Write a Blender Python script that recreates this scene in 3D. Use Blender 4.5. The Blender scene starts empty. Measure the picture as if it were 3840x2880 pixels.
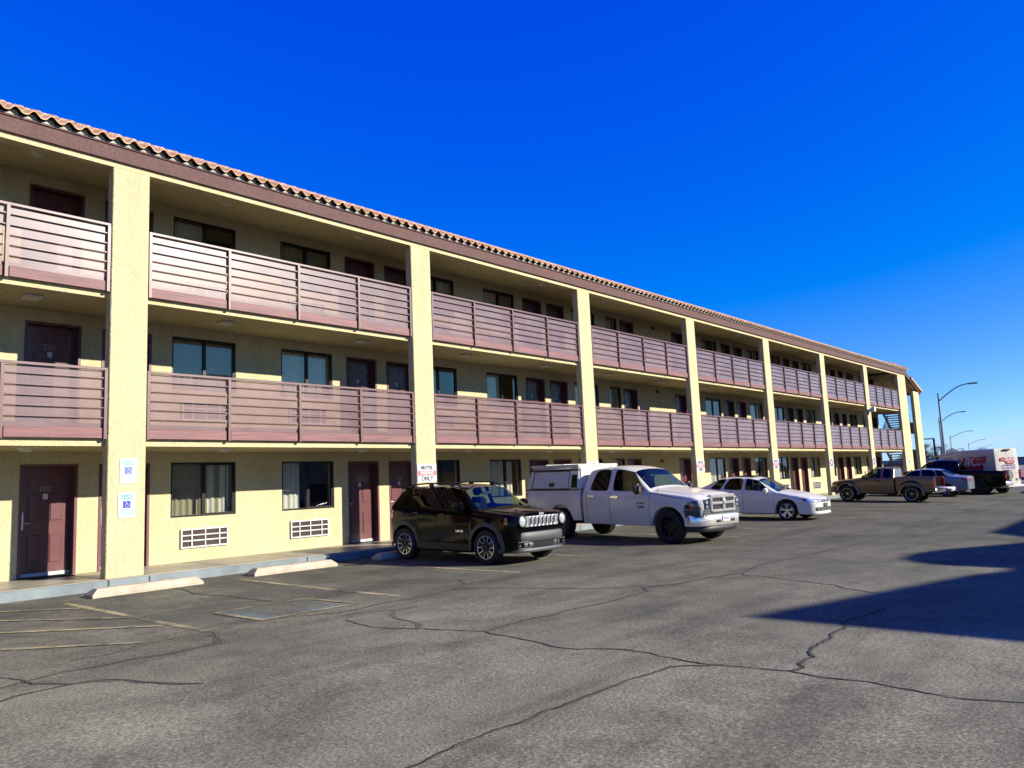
import bpy, bmesh, math, random
from mathutils import Vector, Matrix
from mathutils.bvhtree import BVHTree
random.seed(7)
S = bpy.context.scene
COL = S.collection
R = math.radians
PI = math.pi

# ------------------------------------------------------------------ objects
def tag(o, label=None, cat=None, group=None, kind=None):
    if label: o['label'] = label
    if cat: o['category'] = cat
    if group: o['group'] = group
    if kind: o['kind'] = kind
    return o
def empty(name, loc=(0, 0, 0), rot=(0, 0, 0), parent=None):
    o = bpy.data.objects.new(name, None); COL.objects.link(o)
    o.location = loc; o.rotation_euler = rot; o.empty_display_size = .2
    if parent: o.parent = parent
    return o
def link(name, me, parent=None, loc=None, rot=None):
    o = bpy.data.objects.new(name, me); COL.objects.link(o)
    if parent: o.parent = parent
    if loc: o.location = loc
    if rot: o.rotation_euler = rot
    return o
def copy_tree(o, parent=None):
    c = o.copy(); COL.objects.link(c); c.parent = parent
    for ch in list(o.children): copy_tree(ch, c)
    return c

class MB:
    """collects geometry for ONE mesh"""
    def __init__(s): s.v = []; s.f = []; s.m = []; s.cur = 0
    def add(s, vs, fs):
        b = len(s.v); s.v += [tuple(v) for v in vs]
        for f in fs: s.f.append([b + i for i in f]); s.m.append(s.cur)
    def quad(s, *p): s.add(p, [list(range(len(p)))])
    def box(s, x0, x1, y0, y1, z0, z1):
        s.add([(x0,y0,z0),(x1,y0,z0),(x1,y1,z0),(x0,y1,z0),(x0,y0,z1),(x1,y0,z1),(x1,y1,z1),(x0,y1,z1)],
              [(0,3,2,1),(4,5,6,7),(0,1,5,4),(1,2,6,5),(2,3,7,6),(3,0,4,7)])
    def bbox(s, x0, x1, y0, y1, z0, z1, b=.01, seg=1):
        bm = bmesh.new(); bmesh.ops.create_cube(bm, size=1)
        for v in bm.verts:
            v.co = ((x0+x1)/2 + v.co.x*(x1-x0), (y0+y1)/2 + v.co.y*(y1-y0), (z0+z1)/2 + v.co.z*(z1-z0))
        bmesh.ops.bevel(bm, geom=bm.edges[:], offset=b, segments=seg, affect='EDGES')
        s.frombm(bm); bm.free()
    def frombm(s, bm):
        bm.verts.index_update()
        s.add([v.co for v in bm.verts], [[v.index for v in f.verts] for f in bm.faces])
    def tube(s, pts, r, n=8, cap=True):
        pts = [Vector(p) for p in pts]; b = len(s.v); rings = []
        for i, p in enumerate(pts):
            t = (pts[min(i+1, len(pts)-1)] - pts[max(i-1, 0)]).normalized()
            a = t.cross(Vector((0, 0, 1)))
            if a.length < .05: a = t.cross(Vector((1, 0, 0)))
            a.normalize(); c = t.cross(a); rr = r[i] if isinstance(r, (list, tuple)) else r
            rings.append([p + a*rr*math.cos(2*PI*k/n) + c*rr*math.sin(2*PI*k/n) for k in range(n)])
        vs = [v for rg in rings for v in rg]; fs = []
        for i in range(len(pts)-1):
            for k in range(n): fs.append((i*n+k, i*n+(k+1) % n, (i+1)*n+(k+1) % n, (i+1)*n+k))
        if cap: fs += [list(range(n))[::-1], [(len(pts)-1)*n+k for k in range(n)]]
        s.add(vs, fs)
    def lathe(s, prof, n=32, axis='y', c=(0, 0, 0), close=False):
        """prof: (radius, offset along axis)"""
        vs = []; m = len(prof)
        for k in range(n):
            a = 2*PI*k/n
            for r, h in prof:
                if axis == 'y': vs.append((c[0]+r*math.cos(a), c[1]+h, c[2]+r*math.sin(a)))
                elif axis == 'x': vs.append((c[0]+h, c[1]+r*math.cos(a), c[2]+r*math.sin(a)))
                else: vs.append((c[0]+r*math.cos(a), c[1]+r*math.sin(a), c[2]+h))
        fs = []
        for k in range(n):
            for i in range(m if close else m-1):
                j = (i+1) % m; fs.append((k*m+i, k*m+j, ((k+1) % n)*m+j, ((k+1) % n)*m+i))
        s.add(vs, fs)
    def prism(s, poly, axis, a, b):
        """poly of 2D points extruded along axis from a to b"""
        def P(p, h):
            return {'x': (h, p[0], p[1]), 'y': (p[0], h, p[1]), 'z': (p[0], p[1], h)}[axis]
        n = len(poly)
        s.add([P(p, a) for p in poly] + [P(p, b) for p in poly],
              [list(range(n))[::-1], list(range(n, 2*n))] + [(i, (i+1) % n, n+(i+1) % n, n+i) for i in range(n)])
    def ellipsoid(s, c, r, nu=12, nv=8):
        vs = []; fs = []
        for j in range(nv+1):
            t = PI*j/nv
            for i in range(nu):
                a = 2*PI*i/nu
                vs.append((c[0]+r[0]*math.sin(t)*math.cos(a), c[1]+r[1]*math.sin(t)*math.sin(a), c[2]+r[2]*math.cos(t)))
        for j in range(nv):
            for i in range(nu): fs.append((j*nu+i, (j+1)*nu+i, (j+1)*nu+(i+1) % nu, j*nu+(i+1) % nu))
        s.add(vs, fs)
    def mesh(s, name, mats, smooth=None, fix=True):
        me = bpy.data.meshes.new(name)
        me.from_pydata(s.v, [], s.f); me.validate()
        if fix:
            bm = bmesh.new(); bm.from_mesh(me); bmesh.ops.recalc_face_normals(bm, faces=bm.faces); bm.to_mesh(me); bm.free()
        for m in (mats if isinstance(mats, (list, tuple)) else [mats]): me.materials.append(m)
        if len(me.polygons) == len(s.m): me.polygons.foreach_set('material_index', s.m)
        if smooth is not None: shade(me, smooth)
        return me
    def build(s, name, mats, parent=None, smooth=None, loc=None, rot=None, fix=True):
        return link(name, s.mesh(name, mats, smooth, fix), parent, loc, rot)
    def split(s, name, mats, parent=None, smooth=None, fix=True):
        """one object for every separate piece"""
        par = list(range(len(s.v)))
        def fd(i):
            while par[i] != i: par[i] = par[par[i]]; i = par[i]
            return i
        for f in s.f:
            for q in f[1:]: par[fd(q)] = fd(f[0])
        gr = {}
        for f, m in zip(s.f, s.m): gr.setdefault(fd(f[0]), []).append((f, m))
        out = []
        for fs in gr.values():
            ids = sorted({i for f, _ in fs for i in f}); mp = {q: k for k, q in enumerate(ids)}; mb = MB(); mb.v = [s.v[i] for i in ids]; mb.f = [[mp[i] for i in f] for f, _ in fs]; mb.m = [m for _, m in fs]
            out.append(mb.build(name, mats, parent, smooth, fix=fix))
        return out
def shade(me, ang=35):
    me.polygons.foreach_set('use_smooth', [True]*len(me.polygons))
    if ang < 180: me.set_sharp_from_angle(angle=R(ang))

def text_mesh(txt, size, mat_, ext=.002, bold=0., shear=0., xs=1., align='CENTER'):
    cu = bpy.data.curves.new('lettering', 'FONT'); cu.body = txt; cu.size = size; cu.extrude = ext; cu.offset = bold
    cu.shear = shear; cu.align_x = align; cu.align_y = 'CENTER'; cu.resolution_u = 3
    o = bpy.data.objects.new('lettering', cu); COL.objects.link(o)
    me = bpy.data.meshes.new_from_object(o.evaluated_get(bpy.context.evaluated_depsgraph_get()))
    bpy.data.objects.remove(o); bpy.data.curves.remove(cu)
    if xs != 1:
        for v in me.vertices: v.co.x *= xs
    for v in me.vertices: v.co.y = max(-size*.55, min(size*.62, v.co.y))
    me.materials.clear(); me.materials.append(mat_); me.name = 'lettering'
    return me

# ------------------------------------------------------------------ materials
def nt_of(m): m.use_nodes = True; return m.node_tree
def N(nt, t, **k):
    n = nt.nodes.new(t)
    for a, b in k.items(): setattr(n, a, b)
    return n
def ramp(nt, fac, stops):
    r = N(nt, 'ShaderNodeValToRGB'); e = r.color_ramp.elements
    while len(e) < len(stops): e.new(.5)
    for i, (p, c) in enumerate(stops): e[i].position = p; e[i].color = c if len(c) == 4 else (*c, 1)
    nt.links.new(fac, r.inputs[0]); return r.outputs[0]
def noise(nt, scale, detail=4, rough=.55, vec=None, dist=0):
    n = N(nt, 'ShaderNodeTexNoise'); n.inputs['Scale'].default_value = scale; n.inputs['Detail'].default_value = detail
    n.inputs['Roughness'].default_value = rough; n.inputs['Distortion'].default_value = dist
    if vec: nt.links.new(vec, n.inputs['Vector'])
    return n.outputs['Fac']
def coords(nt, scale=(1, 1, 1)):
    t = N(nt, 'ShaderNodeTexCoord'); m = N(nt, 'ShaderNodeMapping'); m.inputs['Scale'].default_value = scale
    nt.links.new(t.outputs['Object'], m.inputs[0]); return m.outputs[0]
def mix(nt, a, b, fac, mode='MIX'):
    m = N(nt, 'ShaderNodeMix', data_type='RGBA', blend_type=mode)
    for sock, val in ((m.inputs['A'], a), (m.inputs['B'], b), (m.inputs['Factor'], fac)):
        if isinstance(val, bpy.types.NodeSocket): nt.links.new(val, sock)
        elif isinstance(val, (int, float)): sock.default_value = val
        else: sock.default_value = (*val[:3], 1)
    return m.outputs['Result']
def bump(nt, h, strength, dist=.01):
    b = N(nt, 'ShaderNodeBump'); b.inputs['Strength'].default_value = strength; b.inputs['Distance'].default_value = dist
    nt.links.new(h, b.inputs['Height']); return b.outputs[0]
KA = .60   # exposure is set for the shade, so sunlit base colours sit low
def pbr(name, col, rough=.6, metal=0., coat=0., var=.12, vscale=6., bscale=0, bstr=.2, bdist=.005, spec=.5, stretch=(1, 1, 1), crough=.03):
    col = [x*(KA if metal < .5 else 1) for x in col]
    m = bpy.data.materials.new(name); nt = nt_of(m); p = nt.nodes['Principled BSDF']
    p.inputs['Roughness'].default_value = rough; p.inputs['Metallic'].default_value = metal
    p.inputs['Coat Weight'].default_value = coat; p.inputs['Coat Roughness'].default_value = crough
    p.inputs['Specular IOR Level'].default_value = spec
    v = coords(nt, stretch)
    if var:
        f = noise(nt, vscale, 5, .6, v)
        c = ramp(nt, f, [(.3, [x*(1-var) for x in col]), (.7, [min(1, x*(1+var)) for x in col])])
        nt.links.new(c, p.inputs['Base Color'])
    else: p.inputs['Base Color'].default_value = (*col, 1)
    if bscale: nt.links.new(bump(nt, noise(nt, bscale, 3, .6, v), bstr, bdist), p.inputs['Normal'])
    return m
def glass(name, tint, refl=1.0, ior=1.5, rough=0.0):
    m = bpy.data.materials.new(name); nt = nt_of(m); nt.nodes.remove(nt.nodes['Principled BSDF'])
    out = nt.nodes['Material Output']; tr = N(nt, 'ShaderNodeBsdfTransparent'); tr.inputs[0].default_value = (*tint, 1)
    gl = N(nt, 'ShaderNodeBsdfGlossy'); gl.inputs['Roughness'].default_value = rough; gl.inputs[0].default_value = (refl, refl, refl, 1)
    ge = N(nt, 'ShaderNodeNewGeometry'); dt = N(nt, 'ShaderNodeVectorMath', operation='DOT_PRODUCT'); nt.links.new(ge.outputs['Normal'], dt.inputs[0]); nt.links.new(ge.outputs['Incoming'], dt.inputs[1])
    def mth(op, x, y):
        n = N(nt, 'ShaderNodeMath', operation=op)
        for k, v in ((0, x), (1, y)):
            if isinstance(v, (int, float)): n.inputs[k].default_value = v
            elif v is not None: nt.links.new(v, n.inputs[k])
        return n.outputs[0]
    f0 = ((ior-1)/(ior+1))**2; fac = mth('ADD', mth('MULTIPLY', mth('POWER', mth('SUBTRACT', 1., mth('ABSOLUTE', dt.outputs['Value'], None)), 5.), 1-f0), f0); mx = N(nt, 'ShaderNodeMixShader')
    # very slight waviness, as rolled glass has
    b = bump(nt, noise(nt, 1.2, 1, .4, coords(nt)), .04, .02); nt.links.new(b, gl.inputs['Normal'])
    nt.links.new(fac, mx.inputs[0]); nt.links.new(tr.outputs[0], mx.inputs[1]); nt.links.new(gl.outputs[0], mx.inputs[2])
    nt.links.new(mx.outputs[0], out.inputs[0]); return m
def stucco(name, col, stain=.10, scale=34, strength=.5):
    col = [x*KA for x in col]
    m = bpy.data.materials.new(name); nt = nt_of(m); p = nt.nodes['Principled BSDF']; p.inputs['Roughness'].default_value = .9
    p.inputs['Specular IOR Level'].default_value = .15
    v = coords(nt); big = noise(nt, .9, 6, .65, v)
    c = ramp(nt, big, [(.28, [x*(1-stain) for x in col]), (.62, col)])
    # worm trowel marks
    w = noise(nt, scale, 2, .5, v, 1.6); worm = ramp(nt, w, [(.40, (0, 0, 0)), (.47, (1, 1, 1)), (.53, (1, 1, 1)), (.6, (0, 0, 0))])
    c2 = mix(nt, c, [x*.72 for x in col], worm); mm = c2.node; mm.inputs['Factor'].default_value = .3
    l = mm.inputs['Factor'].links[0]; nt.links.remove(l)
    k = N(nt, 'ShaderNodeMath', operation='MULTIPLY'); k.inputs[1].default_value = .75; nt.links.new(worm, k.inputs[0]); nt.links.new(k.outputs[0], mm.inputs['Factor'])
    st = noise(nt, 1.3, 5, .6, coords(nt, (1.6, 1.6, .5)))
    stn = ramp(nt, st, [(.38, (.93, .92, .90)), (.55, (1, 1, 1))])
    nt.links.new(mix(nt, c2, stn, 1.0, 'MULTIPLY'), p.inputs['Base Color'])
    h = noise(nt, scale*1.1, 4, .6, v, 1.0); nt.links.new(bump(nt, h, strength, .02), p.inputs['Normal']); return m

M = {}
M['cream'] = stucco('cream_stucco', (.91, .785, .46), .10, 15, 1.0)
M['brown'] = stucco('brown_stucco', (.225, .135, .128), .16, 13, 1.0)
M['maroon'] = pbr('maroon_paint', (.17, .050, .054), .45, var=.1, vscale=3, bscale=60, bstr=.08)
M['door'] = pbr('maroon_door_paint', (.15, .040, .045), .38, coat=.35, crough=.18, var=.12, vscale=3, bscale=60, bstr=.08)
M['maroon_metal'] = pbr('maroon_rail_paint', (.175, .082, .088), .4, var=.18, vscale=8, bscale=90, bstr=.1)
M['maroon_wood'] = pbr('weathered_maroon_board', (.25, .10, .10), .6, var=.4, vscale=3, bscale=30, bstr=.3, stretch=(.5, 4, 9))
M['bronze'] = pbr('dark_bronze_aluminium', (.022, .020, .018), .35, metal=.3, var=.2)
M['pane'] = glass('window_glass', (.85, .88, .87), 1.0, 1.95)
M['curtain'] = pbr('sheer_curtain', (.85, .83, .72), .9, var=.08, vscale=12)
M['lining'] = pbr('beige_curtain', (.40, .36, .22), .9, var=.1, vscale=9)
M['dark'] = pbr('dark_interior', (.03, .03, .028), .9, var=.1)
M['white'] = pbr('white_paint', (.78, .78, .76), .45, var=.06, vscale=5)
M['grille_dark'] = pbr('brown_louvre', (.10, .055, .04), .5, var=.15)
M['steel'] = pbr('brushed_steel', (.55, .55, .53), .3, metal=1, var=.1, vscale=40)
M['chrome'] = pbr('chrome', (.92, .90, .84), .24, metal=.8, var=0)
M['sage'] = pbr('grey_green_mortar', (.50, .54, .46), .9, var=.15, vscale=5, bscale=40)
M['kerbpaint'] = pbr('grey_blue_kerb_paint', (.24, .29, .30), .7, var=.22, vscale=2.2, bscale=25, bstr=.25)
M['walk'] = pbr('worn_concrete', (.42, .38, .28), .42, var=.28, vscale=1.1, bscale=45, bstr=.2)
M['joint'] = pbr('dark_joint', (.05, .05, .05), .9, var=.1)
M['stop'] = pbr('cast_concrete', (.62, .52, .38), .9, var=.18, vscale=5, bscale=30, bstr=.5, bdist=.01)
M['rubber'] = pbr('tyre_rubber', (.006, .006, .006), .75, var=.2, vscale=20)
M['plastic'] = pbr('black_plastic', (.018, .018, .019), .5, var=.15, vscale=20, bscale=200, bstr=.1)
M['greyplastic'] = pbr('grey_plastic', (.07, .076, .08), .55, var=.12, vscale=20, bscale=200, bstr=.1)
M['silver'] = pbr('silver_paint', (.60, .61, .62), .25, metal=.75, var=.05)
M['gunmetal'] = pbr('dark_alloy', (.018, .018, .019), .3, metal=.6, var=.05)
M['lamp'] = pbr('headlamp_lens', (.72, .76, .80), .06, metal=.6, coat=1, var=.25, vscale=14)
M['lampdark'] = pbr('smoked_lamp', (.04, .045, .06), .06, coat=1, var=.6, vscale=12)
M['red'] = pbr('red_lens', (.45, .008, .012), .12, coat=1, var=.25, vscale=14)
M['amber'] = pbr('amber_lens', (.75, .13, .02), .15, coat=1, var=.2, vscale=30)
M['seat'] = pbr('dark_seat_cloth', (.03, .03, .035), .9, var=.2, vscale=30)
M['autoglass'] = glass('car_windscreen', (.55, .78, .72), 1.0, 1.55)
M['tint'] = glass('tinted_car_glass', (.16, .18, .13), .55, 1.5)
M['galv'] = pbr('galvanised_steel', (.34, .36, .39), .5, metal=.3, var=.1)
M['blackpost'] = pbr('black_post_paint', (.02, .02, .022), .5, var=.1)

def panel_mat():
    m = bpy.data.materials.new('dusty_acrylic_sheet'); nt = nt_of(m); p = nt.nodes['Principled BSDF']; out = nt.nodes['Material Output']
    v = coords(nt, (1, 1, 1)); f = noise(nt, 1.4, 5, .6, v)
    nt.links.new(ramp(nt, f, [(.3, (.15, .092, .10)), (.7, (.215, .155, .16))]), p.inputs['Base Color'])
    p.inputs['Roughness'].default_value = .32; p.inputs['Coat Weight'].default_value = .8; p.inputs['Coat Roughness'].default_value = .16
    tr = N(nt, 'ShaderNodeBsdfTransparent'); tr.inputs[0].default_value = (.96, .84, .82, 1)
    lw = N(nt, 'ShaderNodeLayerWeight'); lw.inputs[0].default_value = .35
    mr = N(nt, 'ShaderNodeMapRange'); mr.inputs['From Min'].default_value = .1; mr.inputs['From Max'].default_value = .75
    mr.inputs['To Min'].default_value = .60; mr.inputs['To Max'].default_value = .95; nt.links.new(lw.outputs['Facing'], mr.inputs['Value'])
    mx = N(nt, 'ShaderNodeMixShader'); nt.links.new(mr.outputs[0], mx.inputs[0])
    nt.links.new(tr.outputs[0], mx.inputs[1]); nt.links.new(p.outputs[0], mx.inputs[2]); nt.links.new(mx.outputs[0], out.inputs[0])
    return m
M['acrylic'] = panel_mat()
def tile_mat():
    m = bpy.data.materials.new('clay_roof_tile'); nt = nt_of(m); p = nt.nodes['Principled BSDF']; p.inputs['Roughness'].default_value = .85
    v = coords(nt); vo = N(nt, 'ShaderNodeTexVoronoi'); vo.inputs['Scale'].default_value = 3.6
    nt.links.new(v, vo.inputs['Vector']); sp = N(nt, 'ShaderNodeSeparateColor'); nt.links.new(vo.outputs['Color'], sp.inputs[0])
    c = ramp(nt, sp.outputs[0], [(0, (.47, .265, .13)), (.5, (.56, .335, .18)), (1, (.63, .41, .25))])
    d = ramp(nt, noise(nt, 9, 5, .65, v), [(.3, (.78, .78, .78)), (.65, (1, 1, 1))])
    nt.links.new(mix(nt, c, d, 1.0, 'MULTIPLY'), p.inputs['Base Color'])
    nt.links.new(bump(nt, noise(nt, 40, 4, .6, v), .3, .006), p.inputs['Normal']); return m
M['tile'] = tile_mat()

ASPH = (.152, .144, .100)
def asphalt(name, paint=None, wear=.5):
    m = bpy.data.materials.new(name); nt = nt_of(m); p = nt.nodes['Principled BSDF']; p.inputs['Roughness'].default_value = .88
    p.inputs['Specular IOR Level'].default_value = .25
    v = coords(nt)
    big = noise(nt, .33, 6, .62, v, .6); mid = noise(nt, 1.7, 6, .68, v, .3); fine = noise(nt, 42, 5, .85, v); grit = noise(nt, 130, 2, .8, v)
    c = ramp(nt, big, [(.30, (.084, .082, .056)), (.5, ASPH), (.72, (.198, .192, .130))])
    c = mix(nt, c, ramp(nt, mid, [(.32, (.62, .62, .63)), (.55, (1, 1, 1)), (.8, (1.12, 1.1, 1.08))]), .8, 'MULTIPLY')
    vs = coords(nt, (.22, 1.5, 1)); st = noise(nt, .8, 6, .65, vs, .4)
    c = mix(nt, c, ramp(nt, st, [(.36, (.60, .59, .60)), (.52, (1, 1, 1))]), .75, 'MULTIPLY')
    c = mix(nt, c, ramp(nt, fine, [(.32, (.10, .10, .10)), (.5, (.92, .92, .92)), (.68, (2.5, 2.45, 2.3))]), .9, 'MULTIPLY')
    c = mix(nt, c, ramp(nt, grit, [(.3, (.6, .6, .6)), (.7, (1.4, 1.4, 1.4))]), .6, 'MULTIPLY')
    # oil spots
    oil = noise(nt, 1.05, 3, .5, coords(nt, (1, .55, 1)), 1.2)
    c = mix(nt, c, ramp(nt, oil, [(.20, (.35, .34, .34)), (.29, (1, 1, 1))]), .8, 'MULTIPLY')
    # asphalt grows gradually darker towards the far bays, unevenly
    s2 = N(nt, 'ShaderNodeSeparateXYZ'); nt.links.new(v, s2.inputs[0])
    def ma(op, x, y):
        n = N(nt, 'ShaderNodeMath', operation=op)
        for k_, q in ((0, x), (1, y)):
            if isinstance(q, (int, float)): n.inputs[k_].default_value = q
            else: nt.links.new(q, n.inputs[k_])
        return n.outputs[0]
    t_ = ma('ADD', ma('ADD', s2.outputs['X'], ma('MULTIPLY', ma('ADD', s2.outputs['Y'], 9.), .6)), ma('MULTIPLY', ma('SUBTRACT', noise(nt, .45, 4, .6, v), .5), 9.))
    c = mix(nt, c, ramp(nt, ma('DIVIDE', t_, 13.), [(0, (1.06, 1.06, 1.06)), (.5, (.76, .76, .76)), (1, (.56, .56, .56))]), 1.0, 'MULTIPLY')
    # drip and tyre stains where cars stand, nearest the kerb
    sx = N(nt, 'ShaderNodeSeparateXYZ'); nt.links.new(v, sx.inputs[0]); mr = N(nt, 'ShaderNodeMapRange'); nt.links.new(sx.outputs['Y'], mr.inputs['Value'])
    mr.inputs['From Min'].default_value = -6.2; mr.inputs['From Max'].default_value = -3.6
    stn = noise(nt, .75, 6, .7, coords(nt, (1, .6, 1)), .8); mk = ramp(nt, stn, [(.40, (1, 1, 1)), (.58, (0, 0, 0))])
    mu = N(nt, 'ShaderNodeMath', operation='MULTIPLY'); nt.links.new(mk, mu.inputs[0]); nt.links.new(mr.outputs[0], mu.inputs[1])
    c = mix(nt, c, (.045, .042, .035), mu.outputs[0]); cm = c.node; l = cm.inputs['Factor'].links[0]; nt.links.remove(l)
    k2 = N(nt, 'ShaderNodeMath', operation='MULTIPLY'); k2.inputs[1].default_value = .62; nt.links.new(mu.outputs[0], k2.inputs[0]); nt.links.new(k2.outputs[0], cm.inputs['Factor'])
    if paint:
        wr = noise(nt, 7, 8, .78, v); wb = noise(nt, 1.1, 3, .5, v)
        ad = N(nt, 'ShaderNodeMath', operation='ADD'); nt.links.new(wr, ad.inputs[0]); nt.links.new(wb, ad.inputs[1])
        hf = N(nt, 'ShaderNodeMath', operation='MULTIPLY'); hf.inputs[1].default_value = .5; nt.links.new(ad.outputs[0], hf.inputs[0])
        f = ramp(nt, hf.outputs[0], [(wear-.07, (0, 0, 0)), (wear+.08, (.9, .9, .9))])
        pc = mix(nt, paint, ramp(nt, fine, [(.3, (.6, .6, .6)), (.6, (1.1, 1.1, 1.1))]), .8, 'MULTIPLY')
        c = mix(nt, c, pc, f)
    nt.links.new(c, p.inputs['Base Color'])
    nt.links.new(bump(nt, fine, .55, .008), p.inputs['Normal']); return m
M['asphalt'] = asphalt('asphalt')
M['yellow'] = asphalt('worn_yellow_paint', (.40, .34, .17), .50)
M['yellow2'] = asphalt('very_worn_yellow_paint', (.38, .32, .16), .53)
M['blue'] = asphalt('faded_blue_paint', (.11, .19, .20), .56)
M['tar'] = pbr('crack_sealant', (.125, .112, .072), .8, var=.2, vscale=6, bscale=60)
M['crack'] = pbr('open_crack', (.016, .015, .014), .95, var=.2, vscale=8)
M['ground'] = pbr('dry_ground', (.24, .20, .15), .95, var=.25, vscale=.05)

# ------------------------------------------------------------------ light, sky, camera
W = bpy.data.worlds.new('World'); S.world = W; W.use_nodes = True
SUN = Vector((.52, -1.0, .535)).normalized(); EL = math.asin(SUN.z); AZ = math.atan2(SUN.x, SUN.y)
nt = W.node_tree; bg = nt.nodes['Background']; sk = N(nt, 'ShaderNodeTexSky', sky_type='NISHITA')
sk.sun_disc = False; sk.sun_elevation = EL; sk.sun_rotation = AZ; sk.altitude = 2000; sk.air_density = 1.0; sk.dust_density = 0; sk.ozone_density = 5.0
EXPO = 1.05; E2 = 2**EXPO
sc_ = N(nt, 'ShaderNodeSeparateColor'); cc_ = N(nt, 'ShaderNodeCombineColor'); nt.links.new(sk.outputs[0], sc_.inputs[0])
def wm_(op, x, y):
    n = N(nt, 'ShaderNodeMath', operation=op)
    if isinstance(x, (int, float)): n.inputs[0].default_value = x
    else: nt.links.new(x, n.inputs[0])
    n.inputs[1].default_value = y; return n.outputs[0]
# deep desert blue: each channel graded with its own curve (sky value at strength 0.1 -> shown value)
rr_ = wm_('MULTIPLY', wm_('MAXIMUM', wm_('SUBTRACT', wm_('MINIMUM', wm_('MULTIPLY', sc_.outputs[0], .1), .45), .115), 0.), 1.5/E2*10)
gg_ = wm_('MULTIPLY', wm_('POWER', wm_('MINIMUM', wm_('MULTIPLY', sc_.outputs[1], .1), .56), 1.4), 1.75/E2*10)
bb_ = wm_('MULTIPLY', wm_('POWER', wm_('MULTIPLY', sc_.outputs[2], .1), .3), 1.22/E2*10)
for i_, o_ in enumerate((rr_, gg_, bb_)): nt.links.new(o_, cc_.inputs[i_])
nt.links.new(cc_.outputs[0], bg.inputs[0]); bg.inputs[1].default_value = .1
ld = bpy.data.lights.new('sun', 'SUN'); ld.energy = 5.0; ld.angle = R(.5); ld.color = (1, .93, .80)
lo = bpy.data.objects.new('sun', ld); COL.objects.link(lo); lo.rotation_euler = (-SUN).to_track_quat('-Z', 'Y').to_euler(); lo.location = (0, -30, 30)

F, YAW, PIT, ROL = 2942.958, .7085, .1254, -.0437
cd = bpy.data.cameras.new('camera'); cam = bpy.data.objects.new('camera', cd); COL.objects.link(cam); S.camera = cam
cd.sensor_fit = 'HORIZONTAL'; cd.sensor_width = 36; cd.lens = F/3840*36; cd.clip_start = .1; cd.clip_end = 4000
fw = Vector((math.cos(YAW)*math.cos(PIT), math.sin(YAW)*math.cos(PIT), math.sin(PIT))); rt = Vector((math.sin(YAW), -math.cos(YAW), 0)); up = rt.cross(fw)
r2 = math.cos(ROL)*rt + math.sin(ROL)*up; u2 = -math.sin(ROL)*rt + math.cos(ROL)*up
mw = Matrix((r2, u2, -fw)).transposed().to_4x4(); mw.translation = (-5.7549, -14.2374, 1.4914); cam.matrix_world = mw
S.render.engine = 'CYCLES'; S.cycles.use_denoising = True; S.cycles.max_bounces = 8; S.cycles.transparent_max_bounces = 16; S.cycles.sample_clamp_indirect = 4
S.view_settings.view_transform = 'Standard'; S.view_settings.look = 'None'; S.view_settings.gamma = 1; S.view_settings.exposure = EXPO
S.view_settings.use_curve_mapping = False
M['deckbounce'] = pbr('deck_bounce_grey', (.16, .15, .13), .8, var=.2)  # dark tone for the sheet that cuts light bounced off the decks
# ------------------------------------------------------------------ ground
def GZ(u, w):
    d = max(0, -w-.2); return -min((.007+.0008*max(u, 0))*d, .28)
mb = MB(); us = [-60+2*i for i in range(66)]; ws = [-60, -45, -36, -30, -26, -23, -20]+[-18+i for i in range(17)]+[-.5, -.2, .1]
nu = len(us); mb.add([(u, w, GZ(u, w)) for w in ws for u in us], [(j*nu+i, j*nu+i+1, (j+1)*nu+i+1, (j+1)*nu+i) for j in range(len(ws)-1) for i in range(nu-1)])
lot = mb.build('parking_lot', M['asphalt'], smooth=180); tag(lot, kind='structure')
mb = MB(); mb.quad((-2500, -2500, -.32), (2500, -2500, -.32), (2500, 2500, -.32), (-2500, 2500, -.32))
tag(mb.build('ground', M['ground']), kind='structure')

def strip(pts, widths, dz, name, m, parent, jit=0., step=.12):
    """ribbon on the sloping lot"""
    P = [Vector((p[0], p[1], 0)) for p in pts]; Q = []; Wd = []
    widths = [x*.62 for x in widths] if isinstance(widths, (list, tuple)) and jit else widths*.62 if jit else widths
    ws_ = widths if isinstance(widths, (list, tuple)) else [widths]*len(P)
    for i in range(len(P)-1):
        n = max(1, int((P[i+1]-P[i]).length/step))
        for k in range(n): t = k/n; Q.append(P[i].lerp(P[i+1], t)); Wd.append(ws_[i]*(1-t)+ws_[i+1]*t)
    Q.append(P[-1]); Wd.append(ws_[-1])
    if jit: Q = [q+Vector((random.uniform(-jit, jit), random.uniform(-jit, jit), 0)) for q in Q]
    mb = MB(); vs = []
    for i, q in enumerate(Q):
        t = Q[min(i+1, len(Q)-1)]-Q[max(i-1, 0)]; nrm = Vector((-t.y, t.x, 0)); nrm = nrm.normalized() if nrm.length else Vector((1, 0, 0))
        k = 1+(random.uniform(-.55, .55) if jit else 0)
        for s in (-.5, .5):
            c = q+nrm*Wd[i]*s*k; vs.append((c.x, c.y, GZ(c.x, c.y)+dz))
    mb.add(vs, [(2*i, 2*i+1, 2*i+3, 2*i+2) for i in range(len(Q)-1)])
    return mb.build(name, m, parent)
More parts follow.
